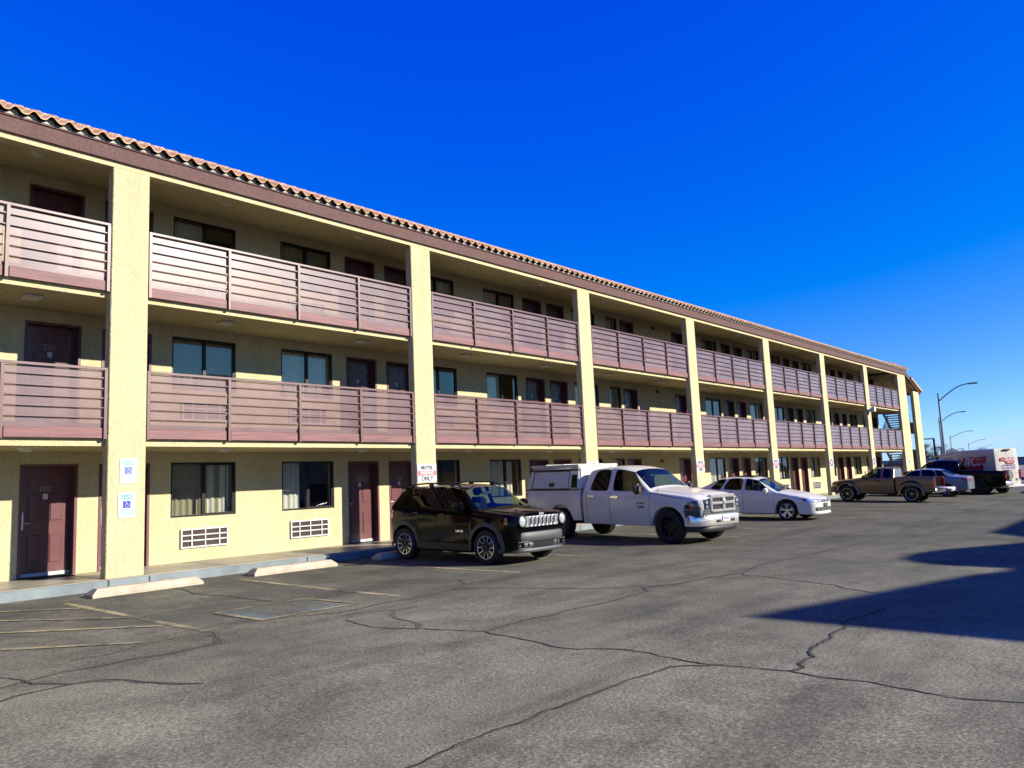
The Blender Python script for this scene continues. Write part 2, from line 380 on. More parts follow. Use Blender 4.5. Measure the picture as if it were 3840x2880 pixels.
CR = [  # (points, sealant width, open-crack width)
 ([(.65,-1.09),(.63,-1.55),(.47,-2.17),(.48,-2.49),(.62,-3.01),(.58,-3.34),(.62,-4.14)], .045, .012),
 ([(-2.64,-5.75),(-2.29,-5.78),(-1.91,-5.61),(-1.43,-5.56),(-1.04,-5.54),(-.63,-5.4),(-.32,-5.39)], .05, 0),
 ([(-3.42,-6.4),(-3.15,-6.3),(-2.85,-6.22),(-2.57,-6.29),(-2.3,-6.25),(-1.89,-6.35),(-1.59,-6.3),(-1.34,-6.28),(-1.2,-5.89),(-1.1,-5.61)], [.03,.03,.03,.03,.03,.05,.07,.14,.22,.10], .008),
 ([(-3.28,-5.93),(-3.21,-6.18),(-3.2,-6.49),(-3.09,-6.62),(-2.99,-6.79),(-2.83,-6.86),(-2.67,-7.05),(-2.63,-7.24),(-2.53,-7.51),(-2.36,-7.79)], [.02,.03,.04,.05,.06,.10,.10,.09,.08,.06], .012),
 ([(-3.56,-6.9),(-3.43,-6.82),(-3.3,-6.81),(-3.11,-6.79),(-2.99,-6.79)], .05, .012),
 ([(-.3,-5.4),(.52,-5.85),(.78,-5.83),(1.33,-5.72),(1.88,-5.8),(2.46,-5.67),(2.84,-5.64),(3.16,-6.1),(3.42,-6.78),(3.71,-7.41),(4.01,-7.74),(4.66,-8.41)], [.02,.06,.06,.07,.08,.10,.05,.04,.04,.04,.03,.03], .008),
 ([(3.58,-4.91),(3.21,-5.42),(2.82,-5.59)], .03, .012),
 ([(.39,-6.02),(.72,-6.15),(.99,-6.34),(1.15,-6.39),(1.33,-6.32),(1.38,-6.36)], [.03,.05,.08,.09,.08,.03], 0),
 ([(.99,-6.34),(.77,-6.53),(.6,-6.79),(.53,-7.09),(.48,-7.3),(.4,-7.45),(.24,-7.59)], [.08,.13,.12,.10,.10,.10,.06], 0),
 ([(.19,-6.38),(.09,-6.76),(.05,-7.09),(.11,-7.31),(.24,-7.59),(.37,-7.94),(.5,-8.33)], .03, .010),
 ([(.5,-8.33),(.65,-8.33),(.94,-8.29),(1.27,-8.28),(1.72,-8.34),(1.94,-8.28),(2.42,-8.32),(2.72,-8.35),(3.15,-8.33),(3.53,-8.3),(3.86,-8.31),(4.2,-8.01)], [.06,.06,.09,.09,.09,.08,.07,.06,.05,.04,.03,.02], .010),
 ([(.5,-8.33),(.44,-8.49),(.43,-8.71),(.41,-8.95),(.35,-9.24),(.27,-9.49),(.3,-9.69),(.4,-9.83),(.5,-10.03),(.52,-10.19),(.51,-10.35),(.45,-10.49),(.42,-10.73),(.4,-10.93),(.44,-11.13),(.48,-11.37),(.52,-11.62),(.47,-11.87),(.51,-12.22),(.45,-12.49),(.39,-12.82),(.42,-12.94),(.5,-13.2),(.45,-14),(.5,-15)], .035, .013),
 ([(-3.6,-10.75),(-2.66,-10.69),(-2.57,-10.7),(-2.31,-10.67),(-1.97,-10.66),(-1.79,-10.68),(-1.64,-10.71),(-1.42,-10.66),(-1.23,-10.7),(-.99,-10.69),(-.74,-10.71),(-.37,-10.7),(-.18,-10.75),(.15,-10.77),(.23,-10.84),(.43,-11.09)], [.04,.04,.05,.05,.07,.06,.08,.07,.07,.06,.06,.06,.05,.04,.03,.02], .014),
 ([(.52,-11.62),(.59,-11.65),(.69,-11.66),(.86,-11.58),(1.02,-11.57),(1.12,-11.6),(1.22,-11.53),(1.36,-11.47),(1.62,-11.44),(1.92,-11.45),(2.22,-11.37),(2.57,-11.39),(2.85,-11.27),(3.51,-11.35),(4.01,-11.37)], [.03,.06,.09,.09,.09,.08,.08,.09,.1,.1,.05,.04,.04,.03,.03], .022),
 ([(4.2,-8.1),(4.85,-8.3),(5.26,-8.32),(5.7,-8.38),(6.25,-8.58),(7.23,-8.38),(8.16,-8.35),(9.55,-8.38),(11.,-8.48),(12.65,-8.59),(15.6,-8.63),(19.07,-8.74),(23.59,-8.89),(30.4,-9.05)], .06, .02),
 ([(6.25,-8.58),(6.12,-8.69),(6.07,-9.02),(5.93,-9.36),(5.71,-9.95),(5.6,-10.27),(5.41,-10.41),(5.3,-10.59),(5.11,-10.94),(5.14,-11.13)], .03, .014)]
for pts, sw, cw in CR:
    strip(pts, sw, .0035, 'sealed_crack', M['tar'], lot, .012)
    if cw: strip(pts, cw*1.5, .006, 'open_crack', M['crack'], lot, .016, .055)
for pts in ([(-1.06,-1.2),(-1.08,-3.45),(-1.09,-5.5)], [(1.86,-1.1),(1.82,-4.13),(1.86,-5.4)], [(4.66,-2.2),(4.72,-3.67),(4.8,-5.17)], [(7.42,-1.3),(7.5,-3.78),(7.6,-5.24)], [(12.9,-1.3),(13,-5.6)], [(15.7,-1.3),(15.8,-5.6)], [(21.3,-1.3),(21.4,-5.6)], [(24.1,-1.3),(24.2,-5.6)], [(26.9,-1.3),(27,-5.6)], [(29.7,-1.3),(29.8,-5.6)]):
    strip(pts, .11, .004, 'painted_line', M['yellow'], lot, 0, .2)
for pts in ([(-3.4,.4),(-1.91,-1.22),(-1.15,-2.03)], [(-3.6,-.7),(-2.19,-2.17),(-1.14,-3.62)], [(-3.9,-1.8),(-2.5,-3.24),(-1.2,-4.65)], [(-4.1,-3.2),(-2.8,-4.5),(-1.8,-5.5)]):
    strip(pts, .10, .008, 'painted_line', M['yellow'], lot, 0, .2)
strip([(.33,-4.37), (.33,-5.42)], 1.32, .004, 'faded_blue_square', M['blue'], lot, 0, .2)
for pts in ([(-.37,-4.37),(-.34,-5.4)], [(-.37,-5.43),(1.1,-5.43)], [(1.02,-4.36),(1.1,-5.44)], [(-.37,-4.34),(1.02,-4.34)]):
    strip(pts, .09, .008, 'painted_line', M['yellow2'], lot, 0, .2)

# walkway and kerb
mb = MB(); mb.box(-16, 51.9, -.08, 2.1, -.25, .168); wk = mb.build('pavement', M['walk']); tag(wk, kind='structure')
mb = MB()
for x in [-4.9, -3.3, -1.62, -.02, .67, 2.24, 3.92, 5.4, 7.1, 7.9, 9.5, 11.1, 12.7, 14.2, 15.6, 17.2, 18.8, 20.4, 22, 23.6]: mb.quad((x, -.07, .1705), (x+.014, -.07, .1705), (x+.014, 1.74, .1705), (x, 1.74, .1705))
mb.build('expansion_joint', M['joint'], wk)
mb = MB(); xs = [-16, -6.5, -3.3, -.02, .67, 3.92, 7.1, 10.3, 13.5, 16.7, 20, 23.2, 26.4, 29.6, 33, 36, 39.2, 42.4, 45.6, 48.8, 51.9]
for a, b in zip(xs, xs[1:]): mb.bbox(a+.006, b-.006, -.185, -.06, -.28, .155, .014)
kb = mb.build('kerb', M['kerbpaint'], wk)

# ------------------------------------------------------------------ motel
U = [-7.18, 0, 7.1825, 14.2418, 21.3471, 28.5244, 35.7183, 42.9393, 50.069]
CW = .656; DW = 1.76; FL = [.168, 2.83, 5.46]; CE = [2.44, 5.09, 7.70]
DOORS = [-.80, .56, 6.48, 7.80, 13.6, 14.86, 19.36, 23.27, 27.86, 29.16, 35.11, 36.43, 42.32, 43.70, 47.78, 49.84, -7.9, -6.6]
WINS = [(1.97, 3.43), (4.59, 6.05), (9.0, 10.46), (11.73, 13.19), (16.25, 17.71), (18.44, 19.18), (24.5, 25.2), (25.96, 27.46), (30.6, 32.07), (33.32, 34.79), (37.82, 39.3), (40.45, 41.92), (45.15, 46.65), (-5.4, -3.94), (-2.9, -1.44)]
DWD, DH, WZ0, WZ1 = .975, 2.035, .915, 2.05
motel = empty('motel_building'); tag(motel, 'long three storey cream stucco motel with maroon balcony railings and clay tile roof', 'motel building')

def walled(mb, x0, x1, y, z0, z1, holes, dep=.22):
    xs = sorted({x0, x1, *[h[0] for h in holes], *[h[1] for h in holes]})
    for a, b in zip(xs, xs[1:]):
        hs_ = sorted([h for h in holes if h[0] <= a+1e-6 and h[1] >= b-1e-6], key=lambda h: h[2]); z = z0
        for h in hs_:
            if h[2] > z+1e-4: mb.quad((a, y, z), (b, y, z), (b, y, h[2]), (a, y, h[2]))
            z = h[3]
        if z < z1: mb.quad((a, y, z), (b, y, z), (b, y, z1), (a, y, z1))
    for a, b, c, d in holes:
        e = y+dep
        mb.quad((a, y, c), (a, e, c), (a, e, d), (a, y, d)); mb.quad((b, y, c), (b, y, d), (b, e, d), (b, e, c))
        mb.quad((a, y, d), (a, e, d), (b, e, d), (b, y, d)); mb.quad((a, y, c), (b, y, c), (b, e, c), (a, e, c))
mb = MB()
for k in range(3):
    holes = [(d, d+DWD, FL[k], FL[k]+DH) for d in DOORS]+[(a, b, FL[k]+WZ0, FL[k]+WZ1) for a, b in WINS]
    walled(mb, -16, 51.2, DW, FL[k]-.02, CE[k]+.01, holes)
mb.quad((51.2, DW, .1), (51.2, 9, .1), (51.2, 9, 7.71), (51.2, DW, 7.71))
mb.quad((-16, DW, .1), (-16, 9, .1), (-16, 9, 7.71), (-16, DW, 7.71)); mb.quad((-16, 9, .1), (51.2, 9, .1), (51.2, 9, 7.71), (-16, 9, 7.71))
mb.build('wall', M['cream'], motel, fix=False)
mb = MB(); mb.box(-15.9, 51.1, 2.55, 2.6, .1, 7.7); mb.build('room_backdrop', M['dark'], motel)
# balcony decks, ceiling, beam, fascia
for k in (0, 1):
    mb = MB(); mb.box(-16, 51.9, .13, DW+.3, CE[k], FL[k+1]-.004); dk = mb.build('balcony_deck', M['cream'], motel); mb = MB(); mb.box(-16, 51.9, .14, DW, FL[k+1]-.004, FL[k+1]); mb.build('deck_bounce_sheet', M['deckbounce'], dk)  # thin dark sheet added on top of each deck to lower bounced sunlight
mb = MB(); mb.box(-16, 51.9, .2, 2.5, 7.70, 7.9); mb.build('ceiling', M['cream'], motel)
mb = MB(); mb.box(-16, 51.9, 0, .21, 7.51, 7.70); mb.build('beam', M['cream'], motel)
mb = MB(); mb.box(-16, 51.96, -.06, .25, 7.615, 7.885); mb.box(-16, 51.96, -.085, .25, 7.885, 7.915); mb.build('fascia', M['brown'], motel)
for i, u in enumerate(U):
    mb = MB(); w = 1.81 if i == 8 else CW
    mb.bbox(u, u+w, -.002, .212, .16, 7.512, .012); mb.build('column', M['cream'], motel)

# railings
def railing(u0, u1, z):
    n = 4; L = (u1-u0)/n; y = .035
    mb = MB(); mb.bbox(u0, u1, y-.025, y+.03, z+.93, z+.98, .006); r = mb.build('railing', M['maroon_metal'], motel)
    mb = MB()
    for rel in (.795, .61, .44, .27, .095): mb.box(u0, u1, y-.012, y+.012, z+rel-.010, z+rel+.010)
    mb.build('rail', M['maroon_metal'], r)
    for k in range(n+1):
        mb = MB(); x = u0+L*k+(.03 if k == 0 else -.03 if k == n else 0); mb.box(x-.026, x+.026, y-.03, y+.055, z-.275, z+.931); mb.build('post', M['maroon_metal'], r)
    for k in range(n):
        a, b = u0+L*k+.05, u0+L*(k+1)-.05; j = random.uniform(-.004, .004)
        mb = MB(); mb.bbox(a, b, y+.005, y+.05, z-.262+j, z-.085+j, .004); mb.build('toe_board', M['maroon_wood'], r)
        mb = MB(); mb.box(a-.02, b+.0, y+.030, y+.036, z-.08, z+.925); mb.build('acrylic_panel', M['acrylic'], r)
for i in range(8):
    for z in FL[1:]: railing(U[i]+CW+.015, U[i+1]-.015, z)

# doors
def door_parts():
    w, h = DWD, DH; mb = MB()
    mb.box(0, .05, -.012, .21, 0, h); mb.box(w-.05, w, -.012, .21, 0, h); mb.box(.05, w-.05, -.012, .21, h-.05, h)
    fr = mb.mesh('frame', M['maroon'])
    mb = MB(); x0, x1 = .05, w-.05; y = .165; mb.box(x0, x1, y, y+.04, .03, h-.05)
    cx = (x0+x1)/2
    for a, b in ((x0+.12, cx-.055), (cx+.055, x1-.12)):
        for c, d in ((.22, .78), (.98, 1.52), (1.64, 1.86)):
            bm = MB(); mb.box(a, b, y-.005, y, c, d); mb.bbox(a+.03, b-.03, y-.016, y-.004, c+.03, d-.03, .008)
    lf = mb.mesh('door', M['door'])
    mb = MB(); mb.box(x0, x1, y-.015, y-.002, .012, .075); sw = mb.mesh('door_sweep', M['white'])
    mb = MB(); mb.bbox(.075, .125, y-.03, y, .86, 1.14, .008, 2); mb.tube([(.10, y-.05, .98), (.22, y-.055, .975)], .011); mb.tube([(.10, y-.0, .98), (.10, y-.055, .98)], .012); mb.box(.085, .098, y-.036, y-.03, 1.12, 1.19); mb.box(.104, .117, y-.036, y-.03, 1.12, 1.19)
    hd = mb.mesh('handle', M['steel'], 40)
    mb = MB(); mb.box(cx-.045, cx+.035, y-.006, y-.001, 1.40, 1.50); nc = mb.mesh('notice', M['white'])
    return lf, fr, sw, hd, nc
DP = door_parts()
M['numeral'] = pbr('pale_numeral', (.5, .4, .34), .5, var=0)
for k in range(3):
    for j, d in enumerate(DOORS):
        o = link('door', DP[0], motel, (d, DW, FL[k]))
        for nm, me in zip(('frame', 'door_sweep', 'handle', 'notice'), DP[1:]): link(nm, me, o)
        if j < 6 and k < 2:
            t = link('room_number', text_mesh('%d%02d' % (k+1, j+1), .15, M['numeral'], .003, 0, .12), o, (DWD/2-.02, .148, 1.585), (R(90), 0, 0))
# windows
def window_frame(w):
    h = WZ1-WZ0; mb = MB(); t = .04
    mb.box(0, t, -.01, .08, 0, h); mb.box(w-t, w, -.01, .08, 0, h); mb.box(t, w-t, -.01, .08, h-t, h); mb.box(t, w-t, -.015, .08, 0, t)
    if w > 1:
        mb.box(w/2-.03, w/2+.01, .0, .075, t, h-t); mb.box(w/2+.01, w/2+.035, -.005, .05, t, h-t)
        mb.box(w/2+.035, w-t, -.002, .05, t, t+.022); mb.box(w/2+.035, w-t, -.002, .05, h-t-.022, h-t); mb.box(w-t-.022, w-t, -.002, .05, t, h-t)
    return mb.mesh('window', M['bronze'])
def curtain(x0, x1, seed):
    rnd = random.Random(seed); mb = MB(); n = max(8, int((x1-x0)*56)); vs = []
    for i in range(n+1):
        x = x0+(x1-x0)*i/n; y = .20+.022*math.sin(x*47+rnd.random()*.7)+.01*math.sin(x*21+seed)
        vs += [(x, y, -.02), (x, y, WZ1-WZ0-.03)]
    mb.add(vs, [(2*i, 2*i+2, 2*i+3, 2*i+1) for i in range(n)]); return mb
WF = {}; wi = 0
COVER = {(0, 0): [(0, 1, 'lining'), (.5, 1, 'curtain')], (0, 1): [(.02, .42, 'curtain')], (1, 1): [(.0, .5, 'curtain'), (.5, 1, 'curtain')], (0, 3): [(0, .5, 'curtain'), (.5, .86, 'curtain')], (0, 8): [(0, .55, 'curtain')]}
for k in range(3):
    for j, (a, b) in enumerate(WINS):
        w = round(b-a, 2); h = WZ1-WZ0
        if w not in WF:
            g = MB(); g.quad((.03, .03, .03), (w-.03, .03, .03), (w-.03, .03, h-.03), (.03, .03, h-.03)); WF[w] = (window_frame(w), g.mesh('pane', M['pane']))
        o = link('window', WF[w][0], motel, (a, DW+.03, FL[k]+WZ0)); link('pane', WF[w][1], o); wi += 1
        cov = COVER.get((k, j)) or random.choice([[(0, .5, 'curtain'), (.5, 1, 'curtain')], [(0, .55, 'curtain')], [(0, .9, 'curtain')], [(.1, 1, 'lining')], [(0, .62, 'curtain'), (.62, 1, 'lining')]])
        for c0, c1, mm in cov: curtain(c0*w, c1*w, wi+c0).build('curtain', M[mm], o, 180)
# room air conditioner grilles
def ac_meshes():
    w, h = 1.05, .395; mb = MB(); xs = [0, .03, .225, .25, .52, .545, .84, .865, w-.03, w]
    for a, b in ((0, .03), (.225, .25), (.52, .545), (.84, .865), (w-.03, w)): mb.box(a, b, -.04, .02, 0, h)
    for c, d in ((0, .03), (.135, .16), (.245, .27), (h-.03, h)): mb.box(.03, w-.03, -.036, .015, c, d)
    fr = mb.mesh('air_conditioner', M['white']); mb = MB(); mb.box(.02, w-.02, -.015, .0, .02, h-.02)
    for i in range(16): z = .035+i*.021; mb.quad((.03, -.018, z), (w-.03, -.018, z), (w-.03, -.03, z+.01), (.03, -.03, z+.01))
    return fr, mb.mesh('louvre', M['grille_dark'])
AC = ac_meshes()
for k in range(3):
    for a, b in WINS:
        if b-a < 1: continue
        o = link('air_conditioner', AC[0], motel, (a+.21, DW, FL[k]+.275)); link('louvre', AC[1], o)
# ceiling lights, alarms, floodlight, riser
mb = MB(); mb.lathe([(.001, -.07), (.08, -.06), (.13, -.02), (.145, 0)], 16, 'z'); dome = mb.mesh('ceiling_light', M['curtain'], 60)
mb = MB(); mb.bbox(-.14, .14, -.14, .14, -.06, 0, .02); sq = mb.mesh('ceiling_light', M['curtain'])
for i in range(8):
    for du in (2.58, 6.14):
        for k, c in enumerate(CE): link('ceiling_light', sq if k == 1 else dome, motel, (U[i]+du+.02*k, .72, c))
mb = MB(); mb.bbox(0, .19, -.06, 0, 0, .12, .01); al = mb.mesh('alarm_box', M['maroon'])
for z in (2.16, 4.93, 7.55-.02): link('alarm_box', al, motel, (21.75, DW, z-.12))
mb = MB(); mb.prism([(0, 0), (.34, 0), (.34, .12), (.05, .3), (0, .3)], 'x', 43.05, 43.35); fl = mb.build('floodlight', M['white'], motel, loc=(0, -.36, 4.75))
mb = MB(); mb.tube([(47.3, 1.55, .17), (47.3, 1.55, 1.35)], .10, 12); mb.tube([(47.3, 1.5, 1.1), (47.3, 1.3, 1.1)], .06, 10); mb.build('standpipe', M['white'], motel)

# tile roof: rows of S-tiles
TP = .276; SL = math.tan(R(27)); ROW = .34
def s_prof(t):  # crown then trough
    t %= 1.; return .075*math.sin(PI*t/.58) if t < .58 else -.022*math.sin(PI*(t-.58)/.42)
mb = MB(); SEG = 8; u0, u1 = -10, 52.1; n = int((u1-u0)/TP)*SEG
for r_ in range(3):
    a = -.17+r_*ROW*.95; b = a+ROW*1.12; z0 = 7.955+(a+.17)*SL+.022; z1 = 7.955+(b+.17)*SL-.006
    seg = SEG; m_ = n*seg//SEG
    vs = []
    for i in range(m_+1):
        x = u0+i*TP/seg; zz = s_prof(i/seg); vs += [(x, a, z0+zz-.016), (x, a, z0+zz), (x, b, z1+zz)]
    mb.add(vs, [(3*i+c, 3*i+3+c, 3*i+4+c, 3*i+1+c) for i in range(m_) for c in (0, 1)])
tiles = mb.build('roof', M['tile'], motel, 55, fix=False)
mb = MB()   # mortar bird-stops closing the gap over the fascia
mb.box(-10, 52, -.06, -.03, 7.91, 7.945)
for i in range(int((u1-u0)/TP)):
    x = u0+i*TP; mb.prism([(x+.0, 7.93)]+[(x+TP*.58*q/6, 7.955+.07*math.sin(PI*q/6)) for q in range(7)]+[(x+TP*.58, 7.93)], 'y', -.055, -.03)
mb.build('bird_stop', M['sage'], tiles)
yr = -.17+2*ROW*.95+ROW*1.12; zr = 7.955+(yr+.17)*SL
mb = MB(); mb.box(-10, 51.9, yr-.04, yr+.2, 7.9, zr-.01); mb.box(-16, 51.9, yr+.2, 9, 7.9, 8.1); mb.quad((-10, -.05, 7.9), (51.9, -.05, 7.9), (51.9, yr, zr-.05), (-10, yr, zr-.05)); mb.build('roof_deck', M['dark'], tiles)
mb = MB()   # barrel tiles along the rake
for i in range(3):
    y0 = -.2+i*.38; z0 = 7.99+(y0+.2)*SL
    mb.tube([(52.08, y0, z0+.02), (52.08, y0+.42, z0+.42*SL)], .10, 10)
mb.build('ridge_tile', M['tile'], tiles, 60)

# stair tower at the far end
mb = MB(); mb.bbox(53.6, 55.05, -.002, .212, -.28, 6.62, .012); mb.build('column', M['cream'], motel)
mb = MB(); mb.bbox(53.6, 55.05, 3.4, 3.6, -.28, 6.6, .012); mb.build('column', M['cream'], motel)
sl = lambda x: 7.62-(x-51.9)*.305
mb = MB()
for y0, y1, m_ in ((-.06, .06, 1), (3.6, 3.7, 1)): mb.prism([(51.9, sl(51.9)-.05), (55.3, sl(55.3)-.05), (55.3, sl(55.3)+.22), (51.9, sl(51.9)+.27)], 'y', y0, y1)
mb.box(55.28, 55.36, -.06, 3.7, sl(55.3)-.1, sl(55.3)+.22); rk = mb.build('rake_board', M['brown'], motel)
mb = MB(); mb.prism([(51.9, sl(51.9)+.1), (55.3, sl(55.3)+.1), (55.3, sl(55.3)+.2), (51.9, sl(51.9)+.2)], 'y', .06, 3.6)
for y in (.5, 1.2, 1.9, 2.6, 3.2): mb.prism([(51.9, sl(51.9)-.02), (55.2, sl(55.2)-.02), (55.2, sl(55.2)+.1), (51.9, sl(51.9)+.1)], 'y', y-.04, y+.04)
mb.box(51.75, 51.9, .21, 3.6, 7.35, 7.68); mb.box(49.9, 51.7, .22, 1.8, 7.4, 7.6); mb.build('stair_roof', M['cream'], motel)
mb = MB()
for i in range(13):
    y = -.1+i*TP
    for j in range(6):
        x = 55.5-j*.42; mb.tube([(x, y, sl(x)+.17), (x-.5, y, sl(x-.5)+.165)], .09, 8)
mb.build('stair_roof_tile', M['tile'], motel, 60)
st = MB()
def flight(xa, xb, y0, y1, za, zb, n=9):
    for y in (y0, y1): st.prism([(xa, za-.28), (xb, zb-.28), (xb, zb), (xa, za)], 'y', y-.03, y+.03)
    for i in range(n):
        t = (i+.5)/n; x = xa+(xb-xa)*t; z = za+(zb-za)*t; st.box(x-.16, x+.16, y0, y1, z-.03, z+.03)
    for y in (y0,):
        for r_ in range(6): st.tube([(xa, y, za+.25+r_*.14), (xb, y, zb+.25+r_*.14)], .018, 6)
        for t in (0, .5, 1): st.tube([(xa+(xb-xa)*t, y, za+(zb-za)*t-.2), (xa+(xb-xa)*t, y, za+(zb-za)*t+.97)], .025, 6)
for k in (0, 1):
    z0 = FL[k] if k else .0; z1 = FL[k+1]; zm = (z0+z1)/2
    flight(51.95, 53.9, 1.9, 3.1, z0, zm); flight(53.9, 51.95, .5, 1.7, zm, z1); st.box(53.9, 55, .4, 3.2, zm-.15, zm)
    st.box(51.2, 51.95, .3, 3.2, z1-.3, z1-.002)
st.build('staircase', M['maroon_metal'], motel)
mb = MB(); mb.box(53.7, 54.9, .5, .56, 1.05, 2.6); mb.box(53.7, 54.9, .5, .56, 3.7, 4.5); mb.build('landing_wall', M['cream'], motel)
mb = MB(); mb.bbox(51.3, 52.1, 2.2, 3.0, .0, 1.5, .03); cb = mb.build('vending_cabinet', M['lining']); tag(cb, 'beige metal cabinet standing under the outside stairs', 'cabinet')
mb = MB(); mb.lathe([(.001, 1.55), (.28, 1.5), (.3, 1.4), (.3, 0)], 20, 'z', (51.4, .9, 0)); tk = mb.build('water_tank', M['white'], None, 50); tag(tk, 'white cylindrical tank beside the foot of the stairs', 'tank')
# ------------------------------------------------------------------ vehicles
def lerp_tab(t, x):
    t = sorted(t)
    if x <= t[0][0]: return t[0][1]
    for (a, p), (b, q) in zip(t, t[1:]):
        if x <= b: return p+(q-p)*(x-a)/(b-a) if b > a else q
    return t[-1][1]
def car_shell(sp):
    """lofted body; returns (body mesh, {glass region: mesh}). x forward from the front axle, y left, z up"""
    arch = sp['arch']; RA = sp['ra']; zc = sp['r']
    xs = set(sp['st'])|{a for a, b in sp['anchor']}
    for c in arch:
        xs = {x for x in xs if not (abs(x-c) < RA+.035)} | {x for x in sp.get('keep', ()) if abs(x-c) < RA+.035}
        for q in (-1.06, -1, -.93, -.75, -.5, -.22, .22, .5, .75, .93, 1, 1.06): xs.add(round(c+q*RA, 4))
    for iv in sp['win']+[sp['ws']]+([sp['rg']] if sp.get('rg') else []): xs |= set(iv)
    xs = sorted(xs, reverse=True); out = [xs[0]]
    for x in xs[1:]:
        if out[-1]-x > .012: out.append(x)
    xs = out
    rings = []
    for x in xs:
        W = lerp_tab(sp['W'], x); zb = lerp_tab(sp['zb'], x); low = zb; ina = False
        for c in arch:
            d = abs(x-c)
            if d < RA*.999: low = max(zb, zc+math.sqrt(RA*RA-d*d)); ina = True
            elif d < RA*1.001: low = max(zb, zc*.55+.0); ina = True
        xt = lerp_tab(sp['anchor'], x); belt = lerp_tab(sp['belt'], x); zt = lerp_tab(sp['top'], xt); wt = lerp_tab(sp['wt'], xt)
        mid = max(low+.05, lerp_tab(sp['mid'], x)); sh = max(mid+.04, belt-.09); tk = sp.get('tuck', .04)
        yb = W-.30 if ina else W-.16
        rings.append([(x, 0, low if ina else zb), (x, yb, low if ina else zb), (x, W-(0 if ina else tk), low), (x, W, mid), (x, W-.008, sh), (x, W-sp.get('shoulder', .05), belt),
                      (xt, wt, zt-sp.get('edge', .05)), (xt, wt-.13, zt-.008), (xt, 0, zt+sp.get('crown', .02))])
    bm = bmesh.new(); cl = bm.edges.layers.float.new('crease_edge'); V = []
    for rg in rings:
        L = [bm.verts.new(p) for p in rg]; Rr = [L[0]]+[bm.verts.new((p[0], -p[1], p[2])) for p in rg[1:8]]+[L[8]]; V.append((L, Rr))
    def face(vs, mi):
        try: f = bm.faces.new(vs); f.material_index = mi
        except ValueError: pass
    inside = lambda a, b, iv: a <= iv[1]+1e-4 and b >= iv[0]-1e-4
    for i in range(len(xs)-1):
        a, b = xs[i], xs[i+1]
        for s in (0, 1):
            for j in range(8):
                mi = 0
                if j == 5 and any(inside(a, b, iv) for iv in sp['win']): mi = 1
                if j in (6, 7) and inside(a, b, sp['ws']): mi = 2
                if j in (6, 7) and sp.get('rg') and inside(a, b, sp['rg']): mi = 3
                q = [V[i][s][j], V[i+1][s][j], V[i+1][s][j+1], V[i][s][j+1]]
                face(q if s else q[::-1], mi)
    for i, fl in ((0, 1), (len(xs)-1, 0)):
        L, Rr = V[i]
        for j in range(8):
            q = [L[j], L[j+1], Rr[j+1], Rr[j]]; u = []
            [u.append(v) for v in q if v not in u]
            face(u if fl else u[::-1], 0)
    bmesh.ops.recalc_face_normals(bm, faces=bm.faces); bm.normal_update()
    ringidx = {}
    for i, (L, Rr) in enumerate(V):
        for j in range(9): ringidx[L[j]] = (i, j); ringidx[Rr[j]] = (i, j)
    for e in bm.edges:
        (i, j), (k, l) = ringidx[e.verts[0]], ringidx[e.verts[1]]; c = 0
        ms = {f.material_index for f in e.link_faces}
        if len(ms) > 1: c = .85
        elif i == k and i in (0, len(xs)-1): c = sp.get('capc', .45)
        elif j == l == 2: c = .8
        elif j == l == 1: c = .6
        elif j == l == 5: c = .35
        elif j == l == 6: c = sp.get('rc', .25)
        elif j == l == 7: c = sp.get('rc', 0)*.7
        e[cl] = c
    me = bpy.data.meshes.new('shell'); bm.to_mesh(me); bm.free()
    o = bpy.data.objects.new('tmp', me); COL.objects.link(o); md = o.modifiers.new('s', 'SUBSURF'); md.levels = sp.get('sub', 2); md.render_levels = md.levels
    full = bpy.data.meshes.new_from_object(o.evaluated_get(bpy.context.evaluated_depsgraph_get())); bpy.data.objects.remove(o)
    res = {}
    for mi in range(4):
        b2 = bmesh.new(); b2.from_mesh(full); bmesh.ops.delete(b2, geom=[f for f in b2.faces if f.material_index != mi], context='FACES')
        if b2.faces:
            for f in b2.faces: f.material_index = 0
            m = bpy.data.meshes.new('part'); b2.to_mesh(m); m.materials.clear(); res[mi] = m
        b2.free()
    tr = BVHTree.FromPolygons([v.co[:] for v in full.vertices], [p.vertices[:] for p in full.polygons])
    return res, tr

